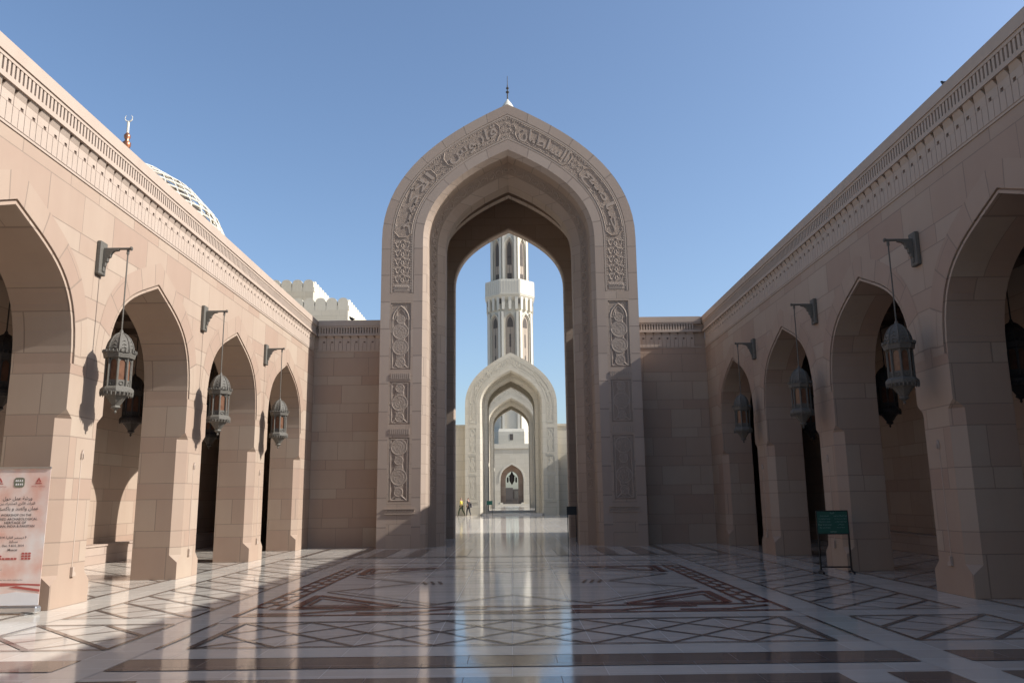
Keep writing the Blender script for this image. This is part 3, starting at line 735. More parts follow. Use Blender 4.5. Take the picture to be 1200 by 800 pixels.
# ------------------------------------------------------------------ crenellated blocks and lattice dome over the left arcade
def crenel(name, label, x1, y0, x0, y1, ztop, pitch, hm, loc_mat='cream'):
    root = thing(name, label, 'building', (x1, y0, 0)); mb = MB()
    mb.box(x0 - x1, 0, 0, y1 - y0, 0, ztop - hm); mb.build('wall', 'cream', root)
    c = MB(); c.box(x0 - x1 - .05, .05, -.05, y1 - y0 + .05, ztop - hm - .9, ztop - hm - .8); c.build('string_course', 'cream_trim', root)
    def merlon(c0, F):
        p = MB()
        w = pitch * .46; pts = [(c0 - w, 0), (c0 + w, 0), (c0 + w, hm * .6)] + [(c0 + w * (abs(math.cos(a * PI / 8)) ** .8) * (1 if a < 4 else -1), hm * .6 + hm * .4 * math.sin(a * PI / 8)) for a in range(1, 8)] + [(c0 - w, hm * .6)]
        p.prism(pts, F, 0, .35)
        p.prism([(c0 + w, 0), (c0 + w + pitch * .08, 0), (c0 + w + pitch * .08, hm * .35), (c0 + w, hm * .35)], F, .02, .33); p.build('merlon', 'cream_trim', root)
    for i in range(int((x1 - x0) / pitch)): merlon(-pitch * .46 - i * pitch, lambda a, z, d: Vector((a, d, ztop - hm + z)))
    for i in range(int((y1 - y0) / pitch)): merlon(pitch * .46 + .36 + i * pitch, lambda a, z, d: Vector((-d, a, ztop - hm + z)))
crenel('crenellated_building', 'lower battlemented block just left of the great gate, above the wall', -12.35, 60, -30, 74, 16.7, .86, .95)
crenel('crenellated_building', 'higher battlemented block behind the lower one, above the left arcade', -16.3, 65, -34, 76, 19.55, .92, 1.0)

def dome():
    cx, cy = -30.3, 60.; root = thing('lattice_dome', 'gilded dome under white latticework with a crescent finial, above the left arcade', 'dome', (cx, cy, -.3))
    prof = [(8.5, 16.2), (8.75, 18.0), (8.72, 19.5), (8.25, 21.6), (7.2, 23.8), (5.3, 25.9), (3.0, 27.3), (1.3, 27.95), (.3, 28.3)]
    def R(z):
        for (a, za), (b, zb) in zip(prof, prof[1:]):
            if za <= z <= zb: return a + (b - a) * (z - za) / (zb - za)
        return .3
    d = MB(); d.lathe([(r * .94, z - .35) for r, z in prof], 0, 0, 40); d.build('inner_dome', 'gold', root, smooth=True)
    dr = MB(); dr.lathe([(8.9, 0), (8.9, 16.0), (9.2, 16.1), (9.2, 16.5), (8.6, 16.5)], 0, 0, 40); dr.build('drum', 'white', root)
    # profile by arc length
    P = []; 
    for i in range(len(prof) - 1):
        for k in range(4): t = k / 4; P.append((prof[i][0] * (1 - t) + prof[i + 1][0] * t, prof[i][1] * (1 - t) + prof[i + 1][1] * t))
    P.append(prof[-1]); n = len(P) - 1
    la = MB()
    def rib(k, NR, tw, r0): la.tube([(P[i][0] * math.cos(2 * PI * k / NR + tw * i / n), P[i][0] * math.sin(2 * PI * k / NR + tw * i / n), P[i][1]) for i in range(n + 1)], [r0 - r0 * .5 * i / n for i in range(n + 1)], 5)
    for k in range(44): rib(k, 44, .9, .075)
    for k in range(11): rib(k, 11, -1.3, .10)
    zz = 17.
    while zz < 28.:
        rr = R(zz); la.tube([(rr * math.cos(2 * PI * k / 56), rr * math.sin(2 * PI * k / 56), zz) for k in range(57)], .07, 5); zz += .78 if zz < 22 else .6
    la.build('lattice', 'white_plain', root)
    f = MB(); f.lathe([(.5, 28.2), (.34, 28.8), (.22, 29.3)], 0, 0, 12); f.build('finial_base', 'white_plain', root)
    f = MB(); f.lathe([(.12, 29.2), (.32, 29.6), (.32, 29.85), (.13, 30.05), (.25, 30.3), (.25, 30.48), (.1, 30.7)], 0, 0, 12); f.build('finial_knob', 'copper', root, smooth=True)
    f = MB(); f.lathe([(.10, 30.6), (.10, 31.5), (.06, 31.7)], 0, 0, 8)
    f.tube([(.30 * math.cos(a), 0, 31.97 + .30 * math.sin(a)) for a in [PI * (.72 + i * .13) for i in range(13)]], [.015 + .04 * math.sin(PI * i / 12) for i in range(13)], 6)
    f.build('crescent', 'white_plain', root)
dome()

# ------------------------------------------------------------------ lanterns
def lantern_parts(root, top, dark=False):
    """top = height of the tip of the cap relative to the root"""
    br = 'bronze_dark_and_shaded' if dark else 'bronze'; n = 8; rot = PI / 8  # dark set: corridor shade painted into metal and glass
    def L(name, prof, mat, seg=8): m_ = MB(); m_.lathe([(r, z + top) for r, z in prof], 0, 0, seg, 0, rot); return m_.build(name, mat, root)
    cap = L('dome_cap', [(.198, -.31), (.195, -.25), (.175, -.17), (.135, -.09), (.08, -.03), (.035, 0), (.02, .05)], br)
    rb = MB()
    for k in range(8):
        a = rot + k * PI / 4
        rb.tube([(r * math.cos(a), r * math.sin(a), z + top) for r, z in ((.202, -.31), (.199, -.25), (.179, -.17), (.139, -.09), (.084, -.03), (.03, 0))], .009, 4)
        for zz in (-.27, -.22, -.16, -.11):
            a2 = a + PI / 8; r = {-.27: .185, -.22: .175, -.16: .155, -.11: .12}[zz]; rb.tube([(r * math.cos(a2 - .2), r * math.sin(a2 - .2), zz + top), (r * 1.02 * math.cos(a2), r * 1.02 * math.sin(a2), zz + top + .02), (r * math.cos(a2 + .2), r * math.sin(a2 + .2), zz + top)], .006, 4)
    rb.build('cap_rib', br, cap)
    co = L('upper_cornice', [(.2, -.42), (.222, -.415), (.235, -.36), (.24, -.33), (.205, -.31)], br)
    lo = L('lower_cornice', [(.2, -1.0), (.215, -.99), (.245, -.94), (.24, -.90), (.2, -.86)], br)
    cr = MB(); cr.lathe([(.24, top - .335), (.24, top - .325)], 0, 0, 24)
    for k in range(24):
        a = 2 * PI * k / 24; cr.box(.236 * math.cos(a) - .012, .236 * math.cos(a) + .012, .236 * math.sin(a) - .012, .236 * math.sin(a) + .012, top - .33, top - .29)
    cr.build('cresting', br, co)
    te = MB(); te.lathe([(.238, top - .955), (.238, top - .94)], 0, 0, 24)
    for k in range(24):
        a = 2 * PI * (k + .5) / 24; te.tube([(.232 * math.cos(a), .232 * math.sin(a), top - .95), (.232 * math.cos(a), .232 * math.sin(a), top - 1.01)], [.016, .005], 4)
    te.build('pendant_row', br, lo)
    L('glass', [(.165, -.88), (.165, -.40)], 'amber_shaded' if dark else 'amber')
    fr = MB()
    for k in range(8):
        a = rot + k * PI / 4; c = (.185 * math.cos(a), .185 * math.sin(a))
        fr.tube([(c[0], c[1], top - .88), (c[0], c[1], top - .40)], .015, 6)
        a2 = a + PI / 8; R_ = .178 * math.cos(PI / 8); t = (-math.sin(a2), math.cos(a2)); nn = (math.cos(a2), math.sin(a2))
        Fp = lambda x, z, d: Vector((nn[0] * (R_ + d) + t[0] * x, nn[1] * (R_ + d) + t[1] * x, z + top))
        # lower pierced panel and arched head
        fr.prism([(-.06, -.87), (.06, -.87), (.06, -.76), (-.06, -.76)], Fp, -.008, .0)
        fr.tube([Fp(.03 * math.cos(i * PI / 4), -.815 + .03 * math.sin(i * PI / 4), .004) for i in range(9)], .008, 4)
        hd = arch(.047, -.50, -.435, SM, 5)
        fr.prism([(-.06, -.41)] + [(-.06, -.50)] + hd + [(.06, -.50), (.06, -.41)], Fp, -.006, .002)
        for s in (-1, 1): fr.tube([Fp(s * .053, -.76, 0), Fp(s * .053, -.5, 0)], .006, 4)
    fr.build('cage', br, root)
    L('base_cup', [(.03, -1.21), (.075, -1.18), (.06, -1.15), (.12, -1.06), (.165, -1.0), (.2, -.995)], br)
    L('drop', [(.004, -1.275), (.025, -1.25), (.012, -1.225), (.03, -1.21)], br)

def wall_lantern(sgn, y, label, inner=False):
    root = thing('corridor_lantern' if inner else 'wall_lantern', label, 'lantern', (sgn * (XW + TH if inner else XW), y, 5.36), 'lanterns coloured dark for shade on the corridor side of the piers' if inner else 'bracket lanterns on the arcade piers')
    bz = 'bronze_dark_and_shaded' if inner else 'bronze'  # inner lanterns have the shade behind the pier in their colour
    s = sgn if inner else -sgn                                           # outwards
    pl = MB(); pl.box(*sorted((0, s * .075)), -.105, .105, -.28, .27); pl.build('bracket_plate', bz, root, bevel=.012)
    ar = MB(); ar.tube([(s * .07, 0, .155), (s * .53, 0, .155)], .021, 8); ar.tube([(s * .50, 0, .155), (s * .52, 0, .155)], .035, 8); ar.tube([(s * .46, 0, .15), (s * .46, 0, .06)], .022, 6); ar.build('arm', bz, root)
    sp = MB(); pr = [(.075, .145), (.32, .145), (.31, .12), (.245, .112), (.215, .09), (.195, .055), (.19, .015), (.155, .0), (.15, -.06), (.125, -.075), (.12, -.13), (.098, -.15), (.095, -.215), (.075, -.235)]
    sp.prism(pr, lambda a, z, d: Vector((s * a, d, z)), -.03, .03); sp.build('scroll_support', bz, root, bevel=.005)
    rd = MB(); rd.tube([(s * .46, 0, .15), (s * .46, 0, -1.2)], .011, 6); rd.build('rod', bz, root)
    lantern_parts_into(root, inner, (s * .46, 0, -1.235))
    return root
_proto = {}
def lantern_parts_into(body, dark=False, off=(0, 0, 0)):
    if dark not in _proto:
        had = set(body.children); lantern_parts(body, 0., dark)
        _proto[dark] = [c for c in body.children if c not in had]
        for c in _proto[dark]: c.location = off
    else:
        for ch in _proto[dark]: copy_tree(ch, off, None, body)

ys = [Y0 + (k + .5) * PITCH for k in (-2, -1, 0, 1, 2)]
names = ['out of frame', 'beside the camera', 'nearest', 'middle', 'farthest']
for k in (0, 1, 2):
    w = ('nearest', 'middle', 'farthest')[k]
    # the body empty is flattened away: its pieces hang directly under the lantern
    for sgn, side in ((-1, 'on the sunlit left arcade'), (1, 'on the shaded right arcade')):
        wall_lantern(sgn, Y0 + (k + .5) * PITCH, '%s of the three bracket lanterns %s' % (w, side))
for k, w in ((0, 'nearest'), (1, 'second'), (2, 'third')):
    wall_lantern(-1, Y0 + (k + .5) * PITCH, 'lantern coloured dark for the shade behind the %s pier of the left arcade' % w, True)
    wall_lantern(1, Y0 + (k + .5) * PITCH, 'lantern coloured dark for the shade behind the %s pier of the right arcade' % w, True)
# lantern in the far doorway
r_ = thing('chandelier', 'dark chandelier hanging in the far arched doorway under the minaret', 'chandelier', (0, 131.8, 0))
mb = MB(); mb.lathe([(.02, 3.6), (.2, 3.9), (.42, 4.3), (.42, 5.0), (.2, 5.4), (.05, 5.8)], 0, 0, 10); mb.build('body', 'bronze_dark_and_shaded', r_)
for s in (-1, 1):
    mb = MB(); mb.lathe([(.03, 3.95), (.15, 4.1), (.15, 4.7), (.04, 4.85)], s * .68, 0, 8); mb.tube([(s * .68, 0, 4.8), (s * .3, 0, 5.2)], .04); mb.build('side_lamp', 'bronze_dark_and_shaded', r_)

# ------------------------------------------------------------------ floor
mb = MB(); mb.add([(-300, -60, 0), (300, -60, 0), (300, 500, 0), (-300, 500, 0)], [(0, 1, 2, 3)]); struct('floor', mb, 'marble', fix=False)
WH, DK, RD = MB(), MB(), MB()
def rect(m, x0, x1, y0, y1, z): m.add([(x0, y0, z), (x1, y0, z), (x1, y1, z), (x0, y1, z)], [(0, 1, 2, 3)])
def both(m, x0, x1, y0, y1, z):
    rect(m, x0, x1, y0, y1, z); rect(m, -x1, -x0, y0, y1, z)
def seg(m, a, b, w, z):
    a, b = Vector(a), Vector(b); t = (b - a)
    if t.length < .02: return
    t.normalize(); n = Vector((-t.y, t.x)) * w / 2
    m.add([(*(a - n), z), (*(b - n), z), (*(b + n), z), (*(a + n), z)], [(0, 1, 2, 3)])
def clip(x0, x1, y0, y1, px, py, dx, dy):
    t0, t1 = -1e9, 1e9
    for p, d, lo, hi in ((px, dx, x0, x1), (py, dy, y0, y1)):
        if abs(d) < 1e-9: continue
        a, b = (lo - p) / d, (hi - p) / d
        if a > b: a, b = b, a
        t0, t1 = max(t0, a), min(t1, b)
    return (t0, t1) if t1 > t0 else None
def lattice(m, x0, x1, y0, y1, px, py, wp, wn, z=.006, ox=None, flip=1):
    ox = x0 if ox is None else ox
    for s, w, zz in ((1 * flip, wp, z), (-1 * flip, wn, z + .002)):
        span = (x1 - x0) + (y1 - y0) * px / py; k = -int(span / px / 2) - 2
        while k < span / px / 2 + 2:
            c = clip(x0, x1, y0, y1, ox + 2 * k * px, y0, s * px, py); k += 1
            if c and c[1] - c[0] > .03:
                b = ox + 2 * (k - 1) * px
                seg(m, (b + s * px * c[0], y0 + py * c[0]), (b + s * px * c[1], y0 + py * c[1]), w, zz)
ZW, Z2, Z3 = .003, .006, .010
# long white bands, both sides of the middle, and along the arcades
both(WH, 3.71, 4.17, 2.0, 21.6, ZW); both(WH, 5.93, 6.62, -8, 26.7, ZW)
both(DK, 4.17, 4.215, 8.8, 10.5, Z3); both(DK, 5.87, 5.915, 8.8, 10.5, Z3); both(DK, 4.17, 4.215, 11.1, 21.6, Z3); both(DK, 5.87, 5.915, 11.1, 21.6, Z3)
# cross bands
rect(WH, -3.69, 3.69, 10.56, 11.06, ZW); rect(WH, -3.69, 3.69, 8.25, 8.76, ZW); both(WH, 4.2, 5.9, 10.56, 11.06, ZW)
rect(DK, -3.69, 3.69, 7.7, 8.22, Z2); both(DK, 4.15, 5.9, 7.7, 8.22, Z2)
both(DK, 3.18, 3.70, 3.2, 7.27, Z2); rect(DK, -2.77, 2.77, 6.84, 7.27, Z2); both(DK, 4.15, 5.9, 3.2, 7.27, Z2)
rect(WH, -2.75, 2.75, 6.3, 6.8, ZW); rect(DK, -2.4, 2.4, 3.0, 6.2, Z2)
rect(DK, -3.37, 3.37, 8.78, 8.82, Z3); rect(DK, -3.37, 3.37, 10.52, 10.56, Z3); both(DK, 3.30, 3.38, 8.82, 10.52, Z3)
both(DK, 3.66, 3.70, 8.78, 10.56, Z3); both(DK, 4.2, 5.9, 8.76, 8.80, Z3); both(DK, 4.2, 5.9, 10.5, 10.54, Z3); both(DK, 4.2, 5.9, 11.06, 11.10, Z3)
lattice(DK, -3.30, 3.30, 8.82, 10.52, .413, .425, .045, .045, Z2, ox=0.)
lattice(DK, 4.215, 5.87, 8.82, 10.5, .415, .425, .065, .03, Z2, ox=4.215); lattice(DK, -5.87, -4.215, 8.82, 10.5, .415, .425, .065, .03, Z2, ox=-4.215, flip=-1)
lattice(DK, 4.215, 5.87, 11.1, 21.6, .415, .42, .06, .03, Z2, ox=4.215); lattice(DK, -5.87, -4.215, 11.1, 21.6, .415, .42, .06, .03, Z2, ox=-4.215, flip=-1)
lattice(DK, 6.75, 9.9, -5, 30, .6, .62, .05, .03, Z2, ox=6.75); lattice(DK, -9.9, -6.75, -5, 30, .6, .62, .05, .03, Z2, ox=-6.75, flip=-1)
both(DK, 6.68, 6.74, -8, 33, Z3)
# red central square
rect(RD, -3.69, 3.69, 11.08, 11.17, Z3); rect(RD, -3.4, 3.4, 11.76, 11.86, Z3)
for i in range(5):
    c = -2.9 + i * 1.45; rect(RD, c - .65, c + .1, 11.26, 11.36, Z3); seg(RD, (c + .08, 11.33), (c + .62, 11.62), .10, Z3 + .002); rect(RD, c + .56, c + 1.1 if i < 4 else c + .6, 11.58, 11.67, Z3)
both(RD, 3.64, 3.70, 11.17, 18.4, Z3); both(RD, 3.28, 3.34, 11.9, 18.4, Z3)
i = 0; y = 11.95
while y < 18.2:
    for s in (-1, 1):
        a, b = (3.34, 3.50) if i % 2 else (3.48, 3.64)
        x0_, x1_ = sorted((s * a, s * b)); rect(RD, x0_, x1_, y, y + .16, Z2)
        rect(RD, *sorted((s * 3.46, s * 3.52)), y + .16, y + .29, Z2)
    y += .29; i += 1
rect(RD, -3.7, 3.7, 18.4, 18.48, Z3)
YM = 15.15
for s in (-1, 1):
    for t in (-1, 1):
        yy = lambda v: YM + t * (v - YM)
        # nested red corner triangles
        for o, w in ((0, .13), (.34, .06)):
            A_, B_, C_ = (s * (3.08 - o * .4), yy(12.0 + o * .5)), (s * (1.62 + o * 1.3), yy(12.0 + o * .5)), (s * (3.08 - o * .4), yy(13.4 - o * 1.2))
            seg(RD, A_, B_, w, Z2); seg(RD, B_, C_, w, Z2 + .002); seg(RD, C_, A_, w, Z2 + .004)
        # eight-point star in brown
        seg(DK, (s * 1.2, yy(12.02)), (s * 3.05, yy(13.85)), .06, Z2); seg(DK, (s * 1.05, yy(12.12)), (s * 2.92, yy(14.0)), .03, Z2 + .002)
        seg(DK, (s * 3.05, yy(13.85)), (s * 1.75, YM), .06, Z2 + .004); seg(DK, (s * 1.2, yy(12.02)), (0, yy(13.2)), .06, Z2 + .004)
        seg(DK, (s * 2.6, yy(14.1)), (s * 1.5, YM + t * .1), .03, Z2 + .006)
    for q in range(3): seg(DK, (s * (1.25 + .14 * q), YM - .25), (s * (1.35 + .14 * q), YM + .25), .055, Z3)
# bands before the gate
rect(DK, -5.9, 5.9, 21.62, 21.72, Z3 + .004); rect(WH, -6.5, 6.5, 21.75, 21.98, ZW + .001); rect(DK, -3.7, 3.7, 19.9, 20.0, Z2); rect(DK, -3.7, 3.7, 18.95, 19.02, Z2)
both(WH, 3.0, 3.3, 22.2, 25.4, ZW)
both(DK, 3.35, 3.85, 22.1, 25.3, Z2); both(DK, 2.45, 2.85, 22.1, 25.3, Z2); both(DK, 1.2, 1.5, 22.1, 25.3, Z2); both(DK, 4.25, 4.45, 22.1, 26.4, Z2); both(DK, 5.6, 5.75, 22.1, 26.4, Z2)
rect(DK, -5.75, 5.75, 22.02, 22.09, Z3)
struct('floor_pale_bands', WH, 'marble_white', fix=False); struct('floor_brown_inlay', DK, 'marble_dark', fix=False); struct('floor_red_inlay', RD, 'marble_red', fix=False)

# ------------------------------------------------------------------ banner
def banner_mat():
    m, nt, b = new_mat('banner_print'); tc = N(nt, 'ShaderNodeTexCoord')
    n1 = N(nt, 'ShaderNodeTexNoise'); n1.inputs['Scale'].default_value = 2.6; n1.inputs['Detail'].default_value = 6; nt.links.new(tc.outputs['Object'], n1.inputs['Vector'])
    r = N(nt, 'ShaderNodeValToRGB'); e = r.color_ramp.elements; e[0].position = .32; e[0].color = (.72, .40, .31, 1); e[1].position = .68; e[1].color = (.80, .73, .68, 1)
    x = e.new(.5); x.color = (.76, .57, .49, 1); nt.links.new(n1.outputs[0], r.inputs[0]); nt.links.new(r.outputs[0], b.inputs['Base Color'])
    b.inputs['Roughness'].default_value = .45; M['banner'] = m
banner_mat()
M['ink'] = plain('dark_ink', (.07, .05, .05), .6, 0, .02, 30, 0); M['ink_red'] = plain('red_ink', (.45, .10, .08), .6, 0, .05, 30, 0)
M['olive'] = plain('olive_emblem', (.20, .20, .14), .6, 0, .3, 60, 0); M['paper'] = plain('white_paper', (.75, .72, .70), .5, 0, .05, 9, 0); M['alu'] = plain('aluminium', (.6, .6, .6), .3, .9, .05)
def banner():
    root = thing('banner_stand', 'tall roll-up banner announcing a workshop, in the nearest left arch', 'banner', (-6.97, 11.62, 0))
    root.rotation_euler = (0, 0, math.radians(1.5)); w = .425
    sh = MB(); n = 12
    vs = []; 
    for k, yk in ((0, 0.), (1, .004)):
        vs += [(-w, yk, .12), (w, yk, .12), (w, yk, 1.98), (-w, yk, 1.98)]
    sh.add(vs, [(0, 1, 2, 3), (4, 7, 6, 5), (0, 4, 5, 1), (1, 5, 6, 2), (2, 6, 7, 3), (3, 7, 4, 0)]); sheet = sh.build('sheet', 'banner', root)
    def F(x, z, d): return Vector((x, -.001 - d, z))
    bt = MB(); bt.prism([(-w, .12), (w, .12), (w, .27), (.1, .30), (-.2, .26), (-w, .31)], F, .0, .0015); bt.build('white_footer', 'paper', sheet)
    sp = MB(); sp.prism([(-w, .40), (-.1, .375), (.2, .39), (w, .375), (w, .40), (.1, .415), (-w, .43)], F, .0, .001); sp.prism([(.0, .36), (w, .30), (w, .33), (.1, .38)], F, .002, .003); sp.build('red_swash', 'ink_red', sheet)
    em = MB(); em.prism([(.075 * (abs(math.cos(a)) ** .5) * (1 if math.cos(a) > 0 else -1), 1.79 + .07 * (abs(math.sin(a)) ** .5) * (1 if math.sin(a) > 0 else -1)) for a in [i * PI / 12 + .01 for i in range(24)]], F, 0, .0015); em_ = em.build('emblem', 'olive', sheet)
    mr = MB()
    for zz_, xs_ in ((1.815, (-.045, -.02, .01, .04)), (1.765, (-.04, -.012, .02, .045))):
        for x_ in xs_: mr.prism([(x_ - .010, zz_ - .012), (x_ + .006, zz_ - .014), (x_ + .010, zz_ + .006), (x_ + .002, zz_ + .016), (x_ - .008, zz_ + .008)], F, .0017, .003)
    mr.build('emblem_script', 'paper', em_)
    def line(t, cx, z, h, wmax, mat='ink', ar=False):
        me = text_mesh(shape_ar(t) if ar else t, 0., .008 if ar else .012, 2)
        xs = [v.co.x for v in me.vertices]; ysz = [v.co.y for v in me.vertices]; wd = h / (max(ysz) - min(ysz)) * (max(xs) - min(xs)); wd = min(wd, wmax)
        fit_text(me, cx - wd / 2, cx + wd / 2, z - h / 2, z + h / 2, lambda a, b, d: F(a, b, .002)); mesh_obj('lettering', me, mat, sheet)
    line('ورشة عمل حول', 0, 1.565, .065, .60, ar=True); line('التراث الأثري المشترك بين', 0, 1.495, .062, .66, ar=True); line('عمان والهند و باكستان', 0, 1.425, .066, .76, ar=True)
    line('WORKSHOP ON THE', 0, 1.34, .032, .5); line('SHARED ARCHAEOLOGICAL', 0, 1.285, .034, .66); line('HERITAGE OF', 0, 1.235, .036, .42); line('OMAN, INDIA & PAKISTAN', 0, 1.185, .038, .76)
    line('9 ديسمبر الثانية 2014', -.02, 1.03, .045, .48, ar=True); line('مسقط', 0, .98, .04, .12, ar=True); line('Dec. 9 &10, 2014', 0, .92, .036, .44); line('Muscat', 0, .865, .034, .2)
    line('وزارة التراث والثقافة', .27, 1.735, .024, .2, 'ink_red', ar=True); line('وزارة التراث والثقافة', -.27, 1.735, .024, .2, 'ink_red', ar=True)
    for i, z in enumerate((.60, .565, .53, .495)): line(('من القرن الثالث', 'حتى الآن', 'مسقط', 'عمان')[i], -.18, z, .018, .3, ar=True)
    line('برعاية وزارة التراث والثقافة سلطنة عمان', .02, .46, .02, .5, ar=True)
    for sx in (-1, 1):
        lg = MB(); c = sx * .27
        lg.prism([(c - .035, 1.80), (c + .0, 1.86), (c + .035, 1.80), (c + .015, 1.79), (c, 1.83), (c - .015, 1.79)], F, 0, .0015); lg.prism([(c - .05, 1.77), (c + .05, 1.77), (c + .04, 1.783), (c - .04, 1.783)], F, 0, .0015); lg.build('side_crest', 'ink_red', sheet)
    pic = MB()
    for cx, q in ((-.3, 3), (-.12, 4), (.0, 3), (.19, 9)):
        for i in range(q):
            x = cx + (i % 3 - 1) * .045; z = .745 + (i // 3) * .035; pic.prism([(x - .018, z - .012), (x + .02, z - .014), (x + .024, z + .01), (x - .01, z + .014)], F, 0, .0015)
    pic.build('photo_strip', 'ink_red', sheet)
    b = MB(); b.box(-w - .01, w + .01, -.06, .08, .02, .11); b.build('base', 'alu', root, bevel=.02)
    b = MB(); b.box(-w, w, -.012, .012, 1.98, 2.01); b.build('top_rail', 'alu', root)
    b = MB(); b.tube([(0, .05, .1), (0, .03, 1.98)], .01); b.build('pole', 'alu', root)
    for s in (-1, 1): b = MB(); b.box(s * .3 - .03, s * .3 + .03, -.14, .14, 0.006, .02); b.build('foot', 'alu', root)
banner()

# green information board
def sign():
    root = thing('information_sign', 'green notice board on black legs before a right-hand pier', 'sign', (6.24, 16.1, 0)); root.rotation_euler = (0, 0, math.radians(-5)); w = .285
    fr = MB(); fr.box(-w - .02, w + .02, -.012, .02, .73, 1.185); fr.build('frame', 'black', root, bevel=.004)
    bd = MB(); bd.box(-w, w, -.020, -.013, .75, 1.165); bo = bd.build('board', 'green', root)
    def line(t, cx, z, h, wmax, ar=False):
        me = text_mesh(shape_ar(t) if ar else t, 0, 0, 2); xs = [v.co.x for v in me.vertices]; yv = [v.co.y for v in me.vertices]; wd = min(wmax, h / (max(yv) - min(yv)) * (max(xs) - min(xs)))
        fit_text(me, cx - wd / 2, cx + wd / 2, z - h / 2, z + h / 2, lambda a, b, d: Vector((a, -.022, b))); mesh_obj('lettering', me, 'pale_letters', bo)
    line('تنبيه', 0, 1.135, .035, .12, True)
    for i in range(5):
        line(('الرجاء المحافظة على الهدوء', 'يمنع التدخين في المسجد', 'الرجاء ارتداء الملابس', 'ممنوع اللمس', 'عدم الجلوس هنا')[i], .15, 1.08 - i * .055, .026, .25, True)
        line(('Please keep quiet', 'No smoking in mosque', 'Please dress modestly', 'Please do not touch', 'Do not sit here')[i], -.15, 1.08 - i * .055, .022, .25)
    line('NOTICE', 0, .78, .022, .16)
    for s in (-1, 1):
        l = MB(); l.tube([(s * w, 0, .74), (s * w, 0, .1), (s * (w - .0), 0, .03)], .019); l.build('leg', 'black', root)
        f = MB(); f.tube([(s * w, -.17, .018), (s * w, 0, .05), (s * w, .17, .018)], .022); f.build('foot', 'black', root)
    c = MB(); c.tube([(-w, 0, .12), (w, 0, .12)], .015); c.build('crossbar', 'black', root)
sign()
# dark stand beside the right jamb of the gate
r_ = thing('lectern_stand', 'small black stand in the passage by the right jamb of the great gate', 'stand', (2.02, 27.9, 0))
mb = MB(); mb.box(-.17, .17, -.02, .02, .92, 1.2); mb.build('board', 'black', r_, bevel=.005)
for s in (-1, 1): mb = MB(); mb.tube([(s * .14, 0, .92), (s * .14, 0, .02)], .016); mb.tube([(s * .14, -.15, .015), (s * .14, .15, .015)], .014); mb.build('leg', 'black', r_)
r_ = thing('green_sign', 'small green sign standing in the opening of the second gateway', 'sign', (-2.0, 73.2, .0))
mb = MB(); mb.box(-.25, .25, -.02, .02, .95, 1.3); mb.build('board', 'green', r_)
for s in (-1, 1): mb = MB(); mb.tube([(s * .25, 0, 1.0), (s * .25, 0, 0)], .02); mb.build('leg', 'black', r_)

# ------------------------------------------------------------------ birds
def bird(label, loc, rz, sc_):
    root = thing('bird', label, 'bird', loc); root.rotation_euler = (0, 0, rz); root.scale = (sc_,) * 3
    b = MB(); pts = [(-.17, 0, .085), (-.11, 0, .09), (-.04, 0, .11), (.03, 0, .135), (.075, 0, .17), (.09, 0, .205), (.11, 0, .215), (.135, 0, .21)]
    b.tube(pts, [.012, .03, .055, .06, .042, .03, .026, .004], 8)
    o = b.build('body', 'bronze_dark_and_shaded', root, smooth=True)
    for s in (-1, 1): l = MB(); l.tube([(0, s * .02, .09), (.005, s * .02, .0), (.03, s * .02, .0)], .005, 4); l.build('leg', 'copper', root)
    for s in (-1, 1): wg = MB(); wg.tube([(.05, s * .045, .14), (-.03, s * .06, .115), (-.13, s * .025, .085)], [.02, .026, .006], 6); wg.build('wing', 'black', root, smooth=True)
bird('small dark bird perched on the end wall left of the great gate', (-5.4, YB + .15, TOP + .005), 2.6, .85)
bird('small dark bird perched on top of the right arcade', (XW + .02, 11.2, TOP + .005), 2.2, .6)

# ------------------------------------------------------------------ people
M['skin'] = plain('skin', (.33, .19, .13), .6, 0, .05); M['hair'] = plain('hair', (.02, .015, .012), .6); M['grey_hair'] = plain('fair_hair', (.30, .24, .16), .6)
M['yellow'] = plain('yellow_cloth', (.62, .52, .07), .8, 0, .1); M['dark_green'] = plain('green_trousers', (.045, .06, .03), .8, 0, .1); M['black_cloth'] = plain('black_cloth', (.022, .02, .022), .8, 0, .1); M['shoe'] = plain('shoe', (.02, .018, .016), .5); M['bag'] = plain('grey_bag', (.15, .13, .12), .8)
def skinned(name, verts, edges, rad, mat, parent, sub=1):
    me = bpy.data.meshes.new(name); me.from_pydata(verts, edges, []); o = bpy.data.objects.new(name, me); COL.objects.link(o); o.parent = parent
    me.materials.append(M[mat])
    md = o.modifiers.new('skin', 'SKIN'); md.use_smooth_shade = True
    for i, r in enumerate(rad): me.skin_vertices[0].data[i].radius = (r if isinstance(r, tuple) else (r, r)); 
    me.skin_vertices[0].data[0].use_root = True
    o.modifiers.new('sub', 'SUBSURF').levels = sub; o.modifiers['sub'].render_levels = sub
    bpy.context.view_layer.update(); dg = bpy.context.evaluated_depsgraph_get(); nm = bpy.data.meshes.new_from_object(o.evaluated_get(dg))
    o.modifiers.clear(); o.data = nm; bpy.data.meshes.remove(me); nm.name = name
    if not nm.materials: nm.materials.append(M[mat])
    return o
